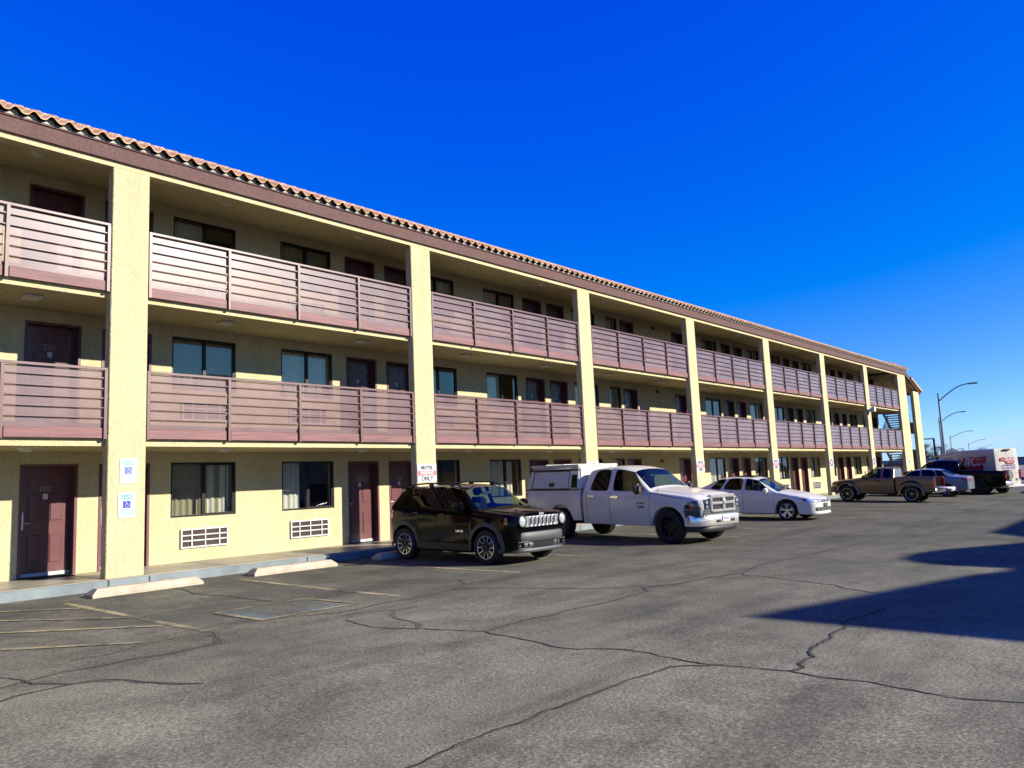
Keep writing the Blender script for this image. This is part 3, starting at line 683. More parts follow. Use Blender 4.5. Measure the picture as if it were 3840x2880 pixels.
class Skin:
    """projects details on to a body surface"""
    def __init__(s, bvh): s.b = bvh
    def side(s, x, z, sg, off=.004):
        h = s.b.ray_cast(Vector((x, sg*3, z)), Vector((0, -sg, 0)))
        return (h[0] if h[0] else Vector((x, sg*.85, z)))+Vector((0, sg*off, 0))
    def end(s, y, z, sg, off=.004, lim=.9):
        h = s.b.ray_cast(Vector((sg*9, y, z)), Vector((-sg, 0, 0)))
        if not h[0]:
            h = s.b.ray_cast(Vector((sg*9, y*.94, z)), Vector((-sg, 0, 0)))
        p = h[0] if h[0] else Vector((sg*.9, y, z)); return Vector((p.x+sg*off, y, z))
    def top(s, x, y, off=.004):
        h = s.b.ray_cast(Vector((x, y, 4)), Vector((0, 0, -1))); return (h[0] if h[0] else Vector((x, y, 1)))+Vector((0, 0, off))
    def patch(s, mb, fn, quad, n=6, m=6):
        a, b, c, d = [Vector(q) for q in quad]; vs = []
        for j in range(m+1):
            for i in range(n+1):
                p = a.lerp(b, i/n).lerp(d.lerp(c, i/n), j/m); vs.append(fn(p.x, p.y))
        mb.add(vs, [(j*(n+1)+i, j*(n+1)+i+1, (j+1)*(n+1)+i+1, (j+1)*(n+1)+i) for j in range(m) for i in range(n)])
    def line(s, mb, fn, pts, w, step=.05):
        P = [Vector(p) for p in pts]; Q = []
        for a, b in zip(P, P[1:]):
            k = max(1, int((b-a).length/step)); Q += [a.lerp(b, i/k) for i in range(k)]
        Q.append(P[-1]); vs = []
        for i, q in enumerate(Q):
            t = Q[min(i+1, len(Q)-1)]-Q[max(i-1, 0)]; n = Vector((-t.y, t.x)).normalized()*w/2
            vs += [fn(q.x-n.x, q.y-n.y), fn(q.x+n.x, q.y+n.y)]
        mb.add(vs, [(2*i, 2*i+1, 2*i+3, 2*i+2) for i in range(len(Q)-1)])
def sides(sk, off=.004): return [(lambda x, z, g=g: sk.side(x, z, g, off)) for g in (1, -1)]

def wheel_meshes(Rw, w, rr, style, bright='silver'):
    mb = MB(); h = w/2
    mb.lathe([(rr-.01, -h*.82), (rr+.015, -h*.95), (Rw*.90, -h), (Rw*.975, -h*.86), (Rw, -h*.62), (Rw, -h*.2), (Rw-.008, -h*.18), (Rw-.008, -h*.1), (Rw, -h*.08), (Rw, h*.08), (Rw-.008, h*.1), (Rw-.008, h*.18), (Rw, h*.2), (Rw, h*.62), (Rw*.975, h*.86), (Rw*.90, h), (rr+.015, h*.95), (rr-.01, h*.82)], 40)
    tyre = mb.mesh('wheel', M['rubber'], 40)
    mb = MB(); mb.cur = 0
    mb.lathe([(rr*.98, -h*.7), (rr*.93, h*.25), (rr*.90, h*.3), (.06, h*.45), (.001, h*.45)], 32)       # dark barrel and dish
    mb.cur = 1
    if style in ('y5', 'multi', 'ring', 'steel', 'dark'): mb.lathe([(rr+.004, h*.86), (rr-.004, h*.95), (rr*(.94 if style != 'dark' else .97), h*.93), (rr*.92, h*.7)], 40)
    def spoke(a, r0, r1, w0, w1, y0, y1, t=.012):
        ca, sa = math.cos(a), math.sin(a)
        P = lambda r, q, y: (r*ca-q*sa, y, r*sa+q*ca)
        mb.add([P(r0, -w0, y0), P(r0, w0, y0), P(r1, w1, y1), P(r1, -w1, y1), P(r0, -w0, y0-t*2), P(r0, w0, y0-t*2), P(r1, w1, y1-t*2), P(r1, -w1, y1-t*2)],
               [(0, 1, 2, 3), (0, 4, 5, 1), (1, 5, 6, 2), (2, 6, 7, 3), (3, 7, 4, 0)])
    if style == 'y5':
        for k in range(5):
            a = PI/2+k*2*PI/5
            mb.cur = 0; spoke(a, .03, rr*.97, .04, .075, h*.62, h*.86)
            mb.cur = 1
            for s in (-1, 1):   # bright V outlines between the dark spokes
                a2 = a+s*.30; spoke(a+s*.34, rr*.48, rr*.96, .006, .008, h*.74, h*.92, .006)
            a3 = a+PI/5
            ca, sa = math.cos(a3), math.sin(a3); r = rr*.50
            mb.tube([(r*math.cos(a3-.29), h*.76, r*math.sin(a3-.29)), (rr*.46*ca, h*.75, rr*.46*sa), (r*math.cos(a3+.29), h*.76, r*math.sin(a3+.29))], .008, 6)
        mb.cur = 0; mb.lathe([(.001, h*.8), (.05, h*.78), (.06, h*.5)], 16)
    if style == 'multi':
        for k in range(5):
            for s in (-.17, .17):
                a = PI/2+k*2*PI/5+s; mb.cur = 1; spoke(a, .05, rr*.97, .013, .022, h*.6, h*.9)
        mb.lathe([(.001, h*.72), (.045, h*.7), (.06, h*.5)], 16)
    if style == 'steel':
        for k in range(5): mb.cur = 1; spoke(PI/2+k*2*PI/5, .03, rr*.97, .055, .075, h*.55, h*.85)
        mb.lathe([(.001, h*.72), (.06, h*.7), (.07, h*.5)], 16)
    if style in ('ring', 'dark'):
        mb.cur = 0
        for k in range(8): spoke(k*2*PI/8, .03, rr*.9, .03, .03, h*.5, h*.6)
        mb.cur = 1; mb.lathe([(.001, h*.62), (.035, h*.6), (.04, h*.5)], 12)
    rim = mb.mesh('rim', [M['gunmetal'], M[bright]], 40)
    return tyre, rim
def put_wheels(root, axles, half, wm, names=None):
    for x in axles:
        for sg in (1, -1):
            t = link('wheel', wm[0], root, (x, sg*half, wm[2]), (0, 0, 0 if sg > 0 else PI)); link('rim', wm[1], t)
def park(name, label, cat, u, w, ang, wb, group=None):
    """front axle centre on the lot at (u, w), heading ang; leans with the slope"""
    c, s = math.cos(ang), math.sin(ang); zf = GZ(u, w); zr = GZ(u-c*wb, w-s*wb)
    r = empty(name, (u, w, zf), (0, -math.atan2(zf-zr, wb), ang)); return tag(r, label, cat, group)
def paint(name, col, metal=0., rough=.28, coat=.5, spec=.35):
    return pbr(name, col, rough, metal, coat, var=.03, vscale=2, crough=.02, spec=spec)
def cabin(root, x_dash, xs_rows, zf, w, wheel_side=1, h=.62):
    mb = MB(); mb.bbox(x_dash-.12, x_dash+.42, -w+.08, w-.08, zf+.05, zf+.53, .06, 2); mb.build('dashboard', M['plastic'], root, 50)
    for x in xs_rows:
        for y in ((-.37, .37) if True else ()):
            mb = MB(); mb.bbox(x-.25, x+.27, y-.24, y+.24, zf+.1, zf+.34, .06, 2)
            b = MB(); bm = bmesh.new(); bmesh.ops.create_cube(bm, size=1)
            for v in bm.verts: v.co = (x-.30+v.co.x*.14-(v.co.z+.5)*.10, y+v.co.y*.46, zf+.28+(v.co.z+.5)*h)
            bmesh.ops.bevel(bm, geom=bm.edges[:], offset=.05, segments=2, affect='EDGES'); mb.frombm(bm); bm.free()
            mb.bbox(x-.47, x-.36, y-.13, y+.13, zf+.31+h, zf+.50+h, .04, 2); mb.build('seat', M['seat'], root, 50)
    mb = MB(); pts = [(x_dash-.28+.05*math.sin(a), wheel_side*.37+.18*math.cos(a), zf+.52+.16*math.sin(a)) for a in [2*PI*i/20 for i in range(21)]]
    mb.tube(pts, .016, 6); mb.tube([(x_dash-.1, wheel_side*.37, zf+.42), (x_dash-.28, wheel_side*.37, zf+.52)], .03, 6); mb.build('steering_wheel', M['plastic'], root, 50)
    mb = MB(); mb.bbox(x_dash-.42, x_dash-.39, -.12, .12, zf+.96, zf+1.03, .01); mb.build('rear_view_mirror', M['plastic'], root)
def chassis(root, x0, x1, w, z0, z1):
    mb = MB(); mb.bbox(x0, x1, -w, w, z0, z1, .05); return mb.build('underbody', M['rubber'], root)
def mirrors(root, x, y, z, m, sx=.13, sy=.12, sz=.09):
    for sg in (1, -1):
        mb = MB(); mb.bbox(x-sx*.5, x+sx*.45, min(sg*(y+.02), sg*(y+.2+sy*.2)), max(sg*(y+.02), sg*(y+.2+sy*.2)), z-sz, z+sz, min(sx, sz)*.42, 3); mb.tube([(x+.02, sg*(y-.03), z-.05), (x, sg*(y+.06), z-.02)], .025, 6); mb.build('mirror', m, root, 60)
def bar(mb, xn, half, z0, z1, sag, depth, n=20, corner=.35, p=3.2, sg=1):
    """wrap-round bumper section: plan curve x = xn - sag*(|y|/half)^2 - corner*(|y|/half)^p"""
    outer = []; inner = []
    for i in range(n+1):
        t = -1+2*i/n; y = half*t; x = xn-sag*t*t-corner*abs(t)**(p*3); outer.append((sg*x, y)); inner.append((sg*(x-depth), y*.96))
    vs = []
    for (x, y), (xi, yi) in zip(outer, inner):
        vs += [(x-.02*sg, y, z0), (x, y, z0+.03), (x, y, z1-.03), (x-.025*sg, y, z1), (xi, yi, z1), (xi, yi, z0)]
    fs = [(6*i+k, 6*i+(k+1) % 6, 6*i+6+(k+1) % 6, 6*i+6+k) for i in range(n) for k in range(6)]+[(0, 1, 2, 3, 4, 5), tuple(6*n+k for k in range(6))[::-1]]
    mb.add(vs, fs)
def arch_flare(sk, mb, c, zc, r0, r1, a0=-8, a1=188, off=.012, zmin=.2):
    for fn in sides(sk, off):
        vs = []; n = 28
        for i in range(n+1):
            a = R(a0+(a1-a0)*i/n)
            for r in (r0, (r0+r1)/2, r1):
                x, z = c+r*math.cos(a), max(zmin, zc+r*math.sin(a)); p = fn(x, z)
                if r == r0: p = fn(c+(r0+.03)*math.cos(a), max(zmin, zc+(r0+.03)*math.sin(a))); p = Vector((x, p.y, z))
                if r == r1: p.y -= math.copysign(off-.001, p.y)
                vs.append(p)
        mb.add(vs, [(3*i+c_, 3*i+c_+1, 3*i+c_+4, 3*i+c_+3) for i in range(n) for c_ in (0, 1)])
def assemble(root, sp, body_m, glass_side='tint', glass_ws='autoglass', glass_rg='tint', body_name='body'):
    parts, bvh = car_shell(sp); sk = Skin(bvh)
    for mi, nm, mm in ((0, body_name, body_m), (1, 'side_window', M[glass_side]), (2, 'windscreen', M[glass_ws]), (3, 'rear_window', M[glass_rg])):
        if mi not in parts: continue
        me = parts[mi]
        if mi == 0: me.materials.append(mm); shade(me, 50); link(nm, me, root)
        else:
            mb = MB(); mb.v = [v.co[:] for v in me.vertices]; mb.f = [list(p.vertices) for p in me.polygons]; mb.m = [0]*len(mb.f); mb.split(nm, mm, root, 180, False)
    return sk
def seams(sk, root, lines, w=.009, m='crack'):
    mb = MB()
    for fn in sides(sk, .0025):
        for l in lines: sk.line(mb, fn, l, w)
    return mb.build('panel_groove', M[m], root, fix=False)
def handles(sk, root, pts, m, L=.2, h=.045):
    mb = MB()
    for g in (1, -1):
        for x, z in pts:
            p = sk.side(x, z, g, 0); a = sorted((p.y-.005*g, p.y+.035*g)); mb.bbox(x-L/2, x+L/2, a[0], a[1], z-h/2, z+h/2, .012, 2)
    return mb.split('door_handle', m, root, 50)

# ---- small black SUV
P_BLACK = paint('black_car_paint', (.003, .003, .004), 0, .07, 0., .17)
suv = park('parked_suv', 'glossy black compact SUV with a seven slot chrome grille and black roof rails', 'SUV', 6.31, -3.80, math.atan2(-math.cos(R(2)), -math.sin(R(2))), 2.54); suv.scale = (.955, .955, .955)
SPJ = dict(arch=[0, -2.54], ra=.42, r=.345, W=[(.75, .73), (.71, .80), (.62, .86), (.5, .885), (.1, .895), (-2.6, .90), (-2.9, .885), (-3.10, .84), (-3.14, .76)],
    zb=[(.75, .34), (.5, .24), (.2, .22), (-2.7, .22), (-2.95, .30), (-3.14, .42)], belt=[(.75, .955), (.6, 1.0), (-.2, 1.075), (-.5, 1.12), (-2.3, 1.155), (-3.38, 1.17)],
    mid=[(.75, .62), (0, .80), (-3.38, .82)], top=[(.74, 1.0), (.55, 1.045), (-.22, 1.125), (-.34, 1.16), (-.80, 1.535), (-1.1, 1.60), (-1.8, 1.625), (-2.5, 1.60), (-2.8, 1.565), (-2.92, 1.54)],
    wt=[(.74, .66), (.55, .73), (-.2, .755), (-.80, .635), (-1.2, .65), (-2.6, .635), (-2.9, .61)],
    anchor=[(.75, .74), (.55, .53), (-.20, -.22), (-.42, -.80), (-1.40, -1.42), (-1.50, -1.51), (-2.20, -2.16), (-2.34, -2.28), (-2.74, -2.60), (-2.92, -2.76), (-3.14, -2.92)],
    st=[.75, .71, .64, .56, -.6, -1.0, -1.8, -2.0, -2.9, -3.1, -3.14], keep=(-2.20, -2.34, -2.74, -.20, -.42), win=[(-1.40, -.42), (-2.20, -1.50), (-2.74, -2.34)], ws=(-.42, -.20), crown=.015, edge=.055, capc=.5)
sk = assemble(suv, SPJ, P_BLACK)
cabin(suv, -.42, (-1.05, -1.95), .42, .72)
chassis(suv, -3.1, .55, .55, .24, .62)
wm = wheel_meshes(.345, .225, .236, 'y5', 'silver')+(.345,)
put_wheels(suv, (0, -2.54), .785, wm)
mb = MB(); arch_flare(sk, mb, 0, .345, .415, .50); arch_flare(sk, mb, -2.54, .345, .415, .50); mb.split('arch_moulding', M['greyplastic'], suv, 60, fix=False)
mb = MB()
for fn in sides(sk, .008): sk.patch(mb, fn, [(-2.06, .26), (-.48, .26), (-.48, .40), (-2.06, .40)], 16, 3)
mb.split('sill_moulding', M['plastic'], suv, 60, fix=False)
seams(sk, suv, [[(-.36, .95), (-.36, .42)], [(-1.45, 1.13), (-1.45, .42)], [(-2.30, 1.12), (-2.28, .95), (-2.06, .72), (-2.0, .42)], [(-.40, 1.08), (.45, .97)]])
handles(sk, suv, [(-1.27, .99), (-2.12, 1.02)], P_BLACK)
mirrors(suv, -.62, .86, 1.15, P_BLACK, .16, .13, .10)
mb = MB(); bar(mb, .825, .885, .45, .635, .05, .16, corner=.34, p=2); mb.build('front_bumper', M['greyplastic'], suv, 50)
mb = MB(); bar(mb, .835, .875, .24, .32, .06, .2, corner=.36, p=2); bar(mb, .79, .86, .32, .45, .05, .12, corner=.32, p=2); mb.build('bumper_skirt', M['greyplastic'], suv, 50)
mb = MB(); bar(mb, 3.20, .86, .36, .66, .04, .15, corner=.2, sg=-1); mb.build('rear_bumper', M['greyplastic'], suv, 50)
fx = lambda y: .825-.05*(y/.885)**2-.34*abs(y/.885)**6
mb = MB()
for i in range(14):
    for j in range(3):
        y = -.30+i*.046+(j % 2)*.023; mb.box(fx(y)-.03, fx(y)-.022, y-.019, y+.019, .34+j*.036, .34+j*.036+.028)
mb.build('lower_grille', M['crack'], suv)
for sg in (1, -1):
    y = sg*.58; x = fx(y)-.02; mb = MB(); mb.cur = 0
    pts = [(x+.005-.16*(abs(y+dy)-.58), y+dy, .385+dz) for dy, dz in ((-.13, -.06), (.13, -.06), (.14, .0), (.13, .06), (-.13, .06), (-.14, 0), (-.13, -.06))]; mb.tube(pts, .010, 6)
    mb.box(x-.06, x-.03, y-.13, y+.13, .33, .44); mb.cur = 1; mb.lathe([(.001, .012), (.036, .01), (.04, -.02)], 16, 'x', (x-.02, y+sg*.06, .385)); mb.build('fog_lamp', [M['plastic'], M['lamp']], suv, 50)
# grille
mb = MB(); fnf = lambda y, z: sk.end(y, z, 1, .012); sk.patch(mb, fnf, [(-.50, .735), (.50, .735), (.52, .945), (-.52, .945)], 14, 4); gr = mb.build('grille', M['silver'], suv, 60, fix=False)
mb = MB()
for i in range(7):
    y = -.36+i*.12; x = sk.end(y, .84, 1, .018).x; mb.cur = 0
    ring = [(x+.004, y+.036*math.copysign(abs(math.cos(a))**.6, math.cos(a)), .84+.094*math.copysign(abs(math.sin(a))**.45, math.sin(a))) for a in [2*PI*k/16 for k in range(17)]]; mb.tube(ring, .009, 6, False)
    mb.cur = 1; mb.box(x-.03, x+.001, y-.03, y+.03, .765, .915)
mb.build('grille_slot', [M['chrome'], M['crack']], gr, 50)
for sg in (1, -1):
    p = sk.end(sg*.615, .85, 1, 0); mb = MB(); mb.cur = 0; mb.lathe([(.115, -.08), (.115, .045), (.10, .05), (.10, .02)], 24, 'x', (p.x, sg*.615, .85)); mb.cur = 1; mb.lathe([(.10, .03), (.06, .055), (.001, .062)], 24, 'x', (p.x, sg*.615, .85))
    mb.build('headlight', [M['plastic'], M['lamp']], suv, 60)
    q = sk.side(.55, .88, sg, .006); mb = MB(); sk.patch(mb, (lambda x, z: sk.side(x, z, sg, .008)), [(.51, .80), (.60, .80), (.585, .93), (.52, .93)], 4, 4); mb.build('turn_signal', M['amber'], suv, 60, fix=False)
    mb = MB(); sk.patch(mb, (lambda x, z: sk.side(x, z, sg, .01)), [(-3.06, .88), (-2.94, .90), (-2.94, 1.10), (-3.04, 1.12)], 4, 4); sk.patch(mb, (lambda y, z: sk.end(y, z, -1, .012)), [(sg*.55, .88), (sg*.76, .88), (sg*.76, 1.12), (sg*.55, 1.12)], 4, 4); mb.build('taillight', M['red'], suv, 60, fix=False)
    mb = MB(); mb.tube([(x, sg*y, z) for x, y, z in ((-.95, .60, 1.56), (-1.08, .615, 1.612), (-1.3, .62, 1.645), (-2.1, .615, 1.652), (-2.5, .605, 1.63), (-2.72, .585, 1.565))], .018, 8)
    for x in (-1.22, -1.9, -2.55): mb.bbox(x-.07, x+.07, sg*.61-.02, sg*.61+.02, 1.57, 1.64, .01)
    mb.build('roof_rail', M['plastic'], suv, 50)
mb = MB(); bm_ = [(-.9, sk.top(.0, .0).z)]
for g in (1, -1): sk.line(mb, (lambda x, y: sk.top(x, y, .003)), [(.60, g*.60), (.3, g*.66), (-.18, g*.70)], .012)
sk.line(mb, (lambda x, y: sk.top(x, y, .003)), [(.66, -.55), (.69, 0), (.66, .55)], .012)
for g in (1, -1): sk.line(mb, (lambda x, y: sk.top(x, y, .003)), [(.60, g*.20), (.2, g*.34), (-.15, g*.42)], .02)
mb.build('bonnet_groove', M['plastic'], suv, fix=False)
p = sk.end(0, .985, 1, .01); link('badge', text_mesh('Jeep', .085, M['chrome'], .004, .003), suv, (p.x-.0, 0, .985), (R(90), 0, R(90)))
p = sk.side(-.75, .66, -1, .006); link('badge', text_mesh('Latitude', .07, M['chrome'], .003, .002), suv, p, (R(90), 0, 0))
mb = MB(); mb.bbox(-2.98, -2.70, -.58, .58, 1.525, 1.585, .02); mb.build('roof_spoiler', P_BLACK, suv, 50)
mb = MB(); sk.patch(mb, (lambda y, z: sk.end(y, z, -1, .006)), [(-.60, 1.18), (.60, 1.18), (.52, 1.46), (-.52, 1.46)], 8, 5); mb.build('rear_window', M['tint'], suv, 60, fix=False)

# ---- full-size pickups
def pickup(root, body_m, bright_front=True, bed_open=True):
    SP = dict(arch=[0], ra=.49, r=.40, W=[(.90, .76), (.86, .82), (.74, .91), (.5, .965), (0, .985), (-2.7, .985)], zb=[(.90, .55), (.6, .42), (.2, .40), (-2.72, .42)],
        belt=[(.90, 1.02), (.65, 1.09), (-.3, 1.20), (-.6, 1.225), (-2.7, 1.26)], mid=[(.90, .80), (0, .93), (-2.7, .85)],
        top=[(.89, 1.10), (.68, 1.17), (-.3, 1.28), (-.55, 1.31), (-1.12, 1.78), (-1.5, 1.86), (-2.0, 1.875), (-2.5, 1.845), (-2.66, 1.80)], wt=[(.89, .68), (.6, .80), (-.4, .84), (-1.12, .70), (-1.6, .72), (-2.66, .70)],
        anchor=[(.90, .89), (.68, .66), (-.46, -.50), (-.66, -1.12), (-1.72, -1.72), (-1.86, -1.84), (-2.50, -2.38), (-2.66, -2.55), (-2.72, -2.64)], st=[.90, .86, .76, .62, -.9, -1.3, -2.1, -2.72], keep=(-.46,),
        win=[(-1.72, -.66), (-2.50, -1.86)], ws=(-.66, -.46), crown=.03, edge=.06, capc=.6, tuck=.05)
    sk = assemble(root, SP, body_m, 'tint', 'autoglass', body_name='cab')
    cabin(root, -.70, (-1.35, -2.2), .62, .8, 1, .64); chassis(root, -4.5, .7, .5, .38, .80)
    seams(sk, root, [[(-.50, 1.16), (-.54, .8), (-.54, .44)], [(-1.79, 1.24), (-1.79, .45)], [(-2.58, 1.24), (-2.58, .45)], [(-.52, 1.2), (.4, 1.06)]], .011)
    mb = MB()
    for fn in sides(sk, .004): sk.line(mb, fn, [(-.62, .62), (-1.75, .62)], .02); sk.line(mb, fn, [(-1.83, .62), (-2.55, .62)], .02)
    mb.split('door_moulding', body_m, root, fix=False)
    mirrors(root, -.78, .98, 1.30, M['plastic'], .2, .14, .13)
    mb = MB(); sk.patch(mb, (lambda y, z: sk.end(y, z, -1, .008)), [(-.62, 1.34), (.62, 1.34), (.56, 1.72), (-.56, 1.72)], 8, 4); mb.build('rear_window', M['tint'], root, 60, fix=False)
    # bed
    x0, x1 = -2.79, -4.86; c = -3.57; ra = .49; xs = sorted({x0, -2.9, x1, x1+.03, *[c+q*ra for q in (-1.05, -1, -.93, -.75, -.5, -.22, 0, .22, .5, .75, .93, 1, 1.05)]}, reverse=True)
    for sg in (1, -1):
        mb = MB(); vs = []
        for x in xs:
            d = abs(x-c); low = .50 if d > ra*1.001 else max(.50, .40+math.sqrt(max(0, ra*ra-d*d)))
            mid = max(low+.05, .93); tp = 1.285
            for y, z in ((.72, low), (.955, low), (.985, mid), (.98, 1.2), (.955, tp-.01), (.93, tp), (.86, tp), (.86, .82)): vs.append((x, sg*y, z))
        n = 8; mb.add(vs, [(i*n+k, i*n+k+1, (i+1)*n+k+1, (i+1)*n+k) for i in range(len(xs)-1) for k in range(n-1)])
        mb.add(vs[:n], [list(range(n))]); mb.add(vs[-n:], [list(range(n))]); mb.build('bed_side', body_m, root, 40)
    mb = MB(); mb.box(x1+.06, x0, -.86, .86, .72, .80); mb.box(x0-.06, x0, -.9, .9, .5, 1.28); mb.build('bed_floor', M['plastic'], root)
    mb = MB(); mb.bbox(x1-.03, x1+.03, -.80, .80, .72, 1.27, .015); mb.build('tailgate', body_m, root, 50)
    for sg in (1, -1):
        mb = MB(); mb.bbox(x1-.03, x1+.10, sg*.895-.095, sg*.895+.095, .86, 1.24, .02, 2); mb.build('taillight', M['red'], root, 50)
    mb = MB(); bar(mb, -x1+.16, .95, .50, .70, .03, .2, corner=.1, sg=-1); mb.build('rear_bumper', M['chrome'] if bright_front else M['greyplastic'], root, 50)
    return sk
P_WHITE = paint('white_truck_paint', (1.0, .95, .80), 0, .3)
ta = R(6)
ram = park('parked_pickup', 'white crew cab pickup with a white camper shell and chrome grille beside the black SUV', 'pickup truck', 11.55, -4.90, math.atan2(-math.cos(ta), -math.sin(ta)), 3.57); ram.scale = (.97, .97, .985)
sk = pickup(ram, P_WHITE)
M['dimalloy'] = pbr('dull_alloy', (.10, .10, .10), .35, metal=.6, var=.1)
put_wheels(ram, (0, -3.57), .855, wheel_meshes(.40, .265, .235, 'dark', 'gunmetal')+(.40,))
handles(sk, ram, [(-1.62, 1.105), (-2.42, 1.125)], M['chrome'], .26, .05)
fnf = lambda y, z: sk.end(y, z, 1, .015)
mb = MB(); sk.patch(mb, (lambda y, z: sk.end(y, z, 1, .012)), [(-.78, .64), (.78, .64), (.76, .82), (-.76, .82)], 16, 4)
for fn in sides(sk, .01): sk.patch(mb, fn, [(.83, .62), (.50, .62), (.46, .80), (.83, .80)], 8, 4)
mb.build('front_valance', M['greyplastic'], ram, 60, fix=False)
mb = MB(); bar(mb, .985, .95, .42, .67, .07, .2, corner=.30, p=2.2); fb = mb.build('front_bumper', M['chrome'], ram, 50)
mb = MB(); bar(mb, .94, .90, .28, .43, .07, .16, corner=.36, p=2.2); mb.build('air_dam', M['plastic'], ram, 50)
mb = MB()
for y in (-.30, .30): mb.bbox(.96, .99, y-.09, y+.09, .49, .55, .01)
mb.split('bumper_slot', M['crack'], fb)
mb = MB(); mb.bbox(.985, 1.005, -.155, .155, .50, .655, .008); pl = mb.build('licence_plate', M['white'], ram)
M['violet'] = pbr('violet_print', (.35, .22, .62), .5, var=0); mb = MB()
for i in range(6): mb.box(1.004, 1.007, -.11+i*.038, -.085+i*.038, .55, .60)
mb.build('plate_marks', M['violet'], pl)
mb = MB(); mb.cur = 0; gx = sk.end(0, .95, 1, 0).x
def gbox(y0, y1, z0, z1, dx=.03): mb.bbox(gx-.06, gx+dx+.025, y0, y1, z0, z1, .012, 2)
gbox(-.52, .52, 1.055, 1.13, .02); gbox(-.50, .50, .73, .79, .035); gbox(-.53, -.46, .75, 1.1, .02); gbox(.46, .53, .75, 1.1, .02); gbox(-.05, .05, .77, 1.08, .045); gbox(-.5, .5, .905, .965, .035)
mb.ellipsoid((gx+.075, 0, .96), (.02, .05, .075)); gr = mb.build('grille', M['chrome'], ram, 50)
mb = MB()
for y0 in (-.46, .05):
    for z0 in (.785, .96):
        mb.cur = 0; mb.box(gx-.06, gx+.018, y0, y0+.41, z0, z0+.12); mb.cur = 1
        for i in range(9):
            for j in range(4): y = y0+.02+i*.044+(j % 2)*.022; mb.box(gx+.01, gx+.021, y, y+.010, z0+.012+j*.028, z0+.018+j*.028)
mb.build('grille_mesh', [M['crack'], M['silver']], gr)
for sg in (1, -1):
    mb = MB(); sk.patch(mb, (lambda y, z: sk.end(y, z, 1, .01)), [(sg*.53, .80), (sg*.76, .80), (sg*.76, 1.03), (sg*.53, 1.05)], 6, 5)
    sk.patch(mb, (lambda x, z: sk.side(x, z, sg, .01)), [(.85, .80), (.46, .82), (.54, .97), (.78, 1.02)], 8, 5); hl = mb.build('headlight', M['lampdark'], ram, 60, fix=False)
    mb = MB(); p = sk.end(sg*.66, .96, 1, .012); p2 = sk.end(sg*.66, .865, 1, .012); mb.lathe([(.001, .006), (.036, .004), (.042, -.01)], 16, 'x', (p.x, p.y, .965)); mb.lathe([(.001, .006), (.03, .004), (.036, -.01)], 16, 'x', (p2.x, p2.y, .865)); mb.split('headlight_bulb', M['lamp'], hl, 60)
    mb = MB(); sk.patch(mb, (lambda x, z: sk.side(x, z, sg, .014)), [(.72, .84), (.61, .84), (.61, .95), (.72, .97)], 3, 3); mb.build('turn_signal', M['amber'], hl, 60, fix=False)
mb = MB()
for g in (1, -1):
    sk.line(mb, (lambda x, y: sk.top(x, y, .003)), [(.78, g*.52), (.3, g*.72), (-.45, g*.78)], .012)
mb.build('bonnet_groove', M['crack'], ram, fix=False)
p = sk.side(-.80, .93, -1, .006); link('badge', text_mesh('RAM', .085, M['plastic'], .003, .0, 0, 1.5), ram, (p.x, p.y, .955), (R(90), 0, 0)); link('badge', text_mesh('1500', .072, M['plastic'], .003, .0, 0, 1.5), ram, (p.x, p.y, .865), (R(90), 0, 0))
mb = MB(); mb.tube([(-.30, -.90, 1.16), (-.33, -.90, 1.72)], .004, 6); mb.bbox(-.33, -.27, -.93, -.90, 1.0, 1.16, .01); mb.build('aerial', M['plastic'], ram)
# camper shell: stands on the bed rails
camper = empty('camper_shell', (-3.82, 0, 1.29), parent=ram)
def camper_mesh():
    mb = MB(); A = [(1.02, 0), (.98, .60), (-.88, .60), (-1.06, .02)]; prof = lambda s, t: s
    yb, yt = .95, .82
    def P(x, z, sg): t = z/.66; return (x, sg*(yb+(yt-yb)*t), z)
    bm = bmesh.new(); vs = [bm.verts.new(P(x, z, sg)) for sg in (1, -1) for x, z in ((1.02, 0), (.93, .62), (-.93, .60), (-1.08, 0))]
    for f in ((0, 1, 2, 3), (7, 6, 5, 4), (0, 4, 5, 1), (1, 5, 6, 2), (2, 6, 7, 3), (3, 7, 4, 0)): bm.faces.new([vs[i] for i in f])
    bmesh.ops.recalc_face_normals(bm, faces=bm.faces); bmesh.ops.bevel(bm, geom=[e for e in bm.edges], offset=.045, segments=3, affect='EDGES')
    mb.frombm(bm); bm.free(); return mb
mb = camper_mesh(); cs = link('camper_shell_body', mb.mesh('camper_shell_body', P_WHITE, 40), camper)
mb = MB(); mb.bbox(-.96, .90, -.85, .85, .605, .675, .03, 2); mb.build('camper_roof', P_WHITE, camper, 40)
mb = MB(); mb.bbox(-.35, -.31, -.85, .85, .672, .69, .005); mb.bbox(.3, .34, -.85, .85, .672, .69, .005); mb.split('roof_rib', P_WHITE, camper)
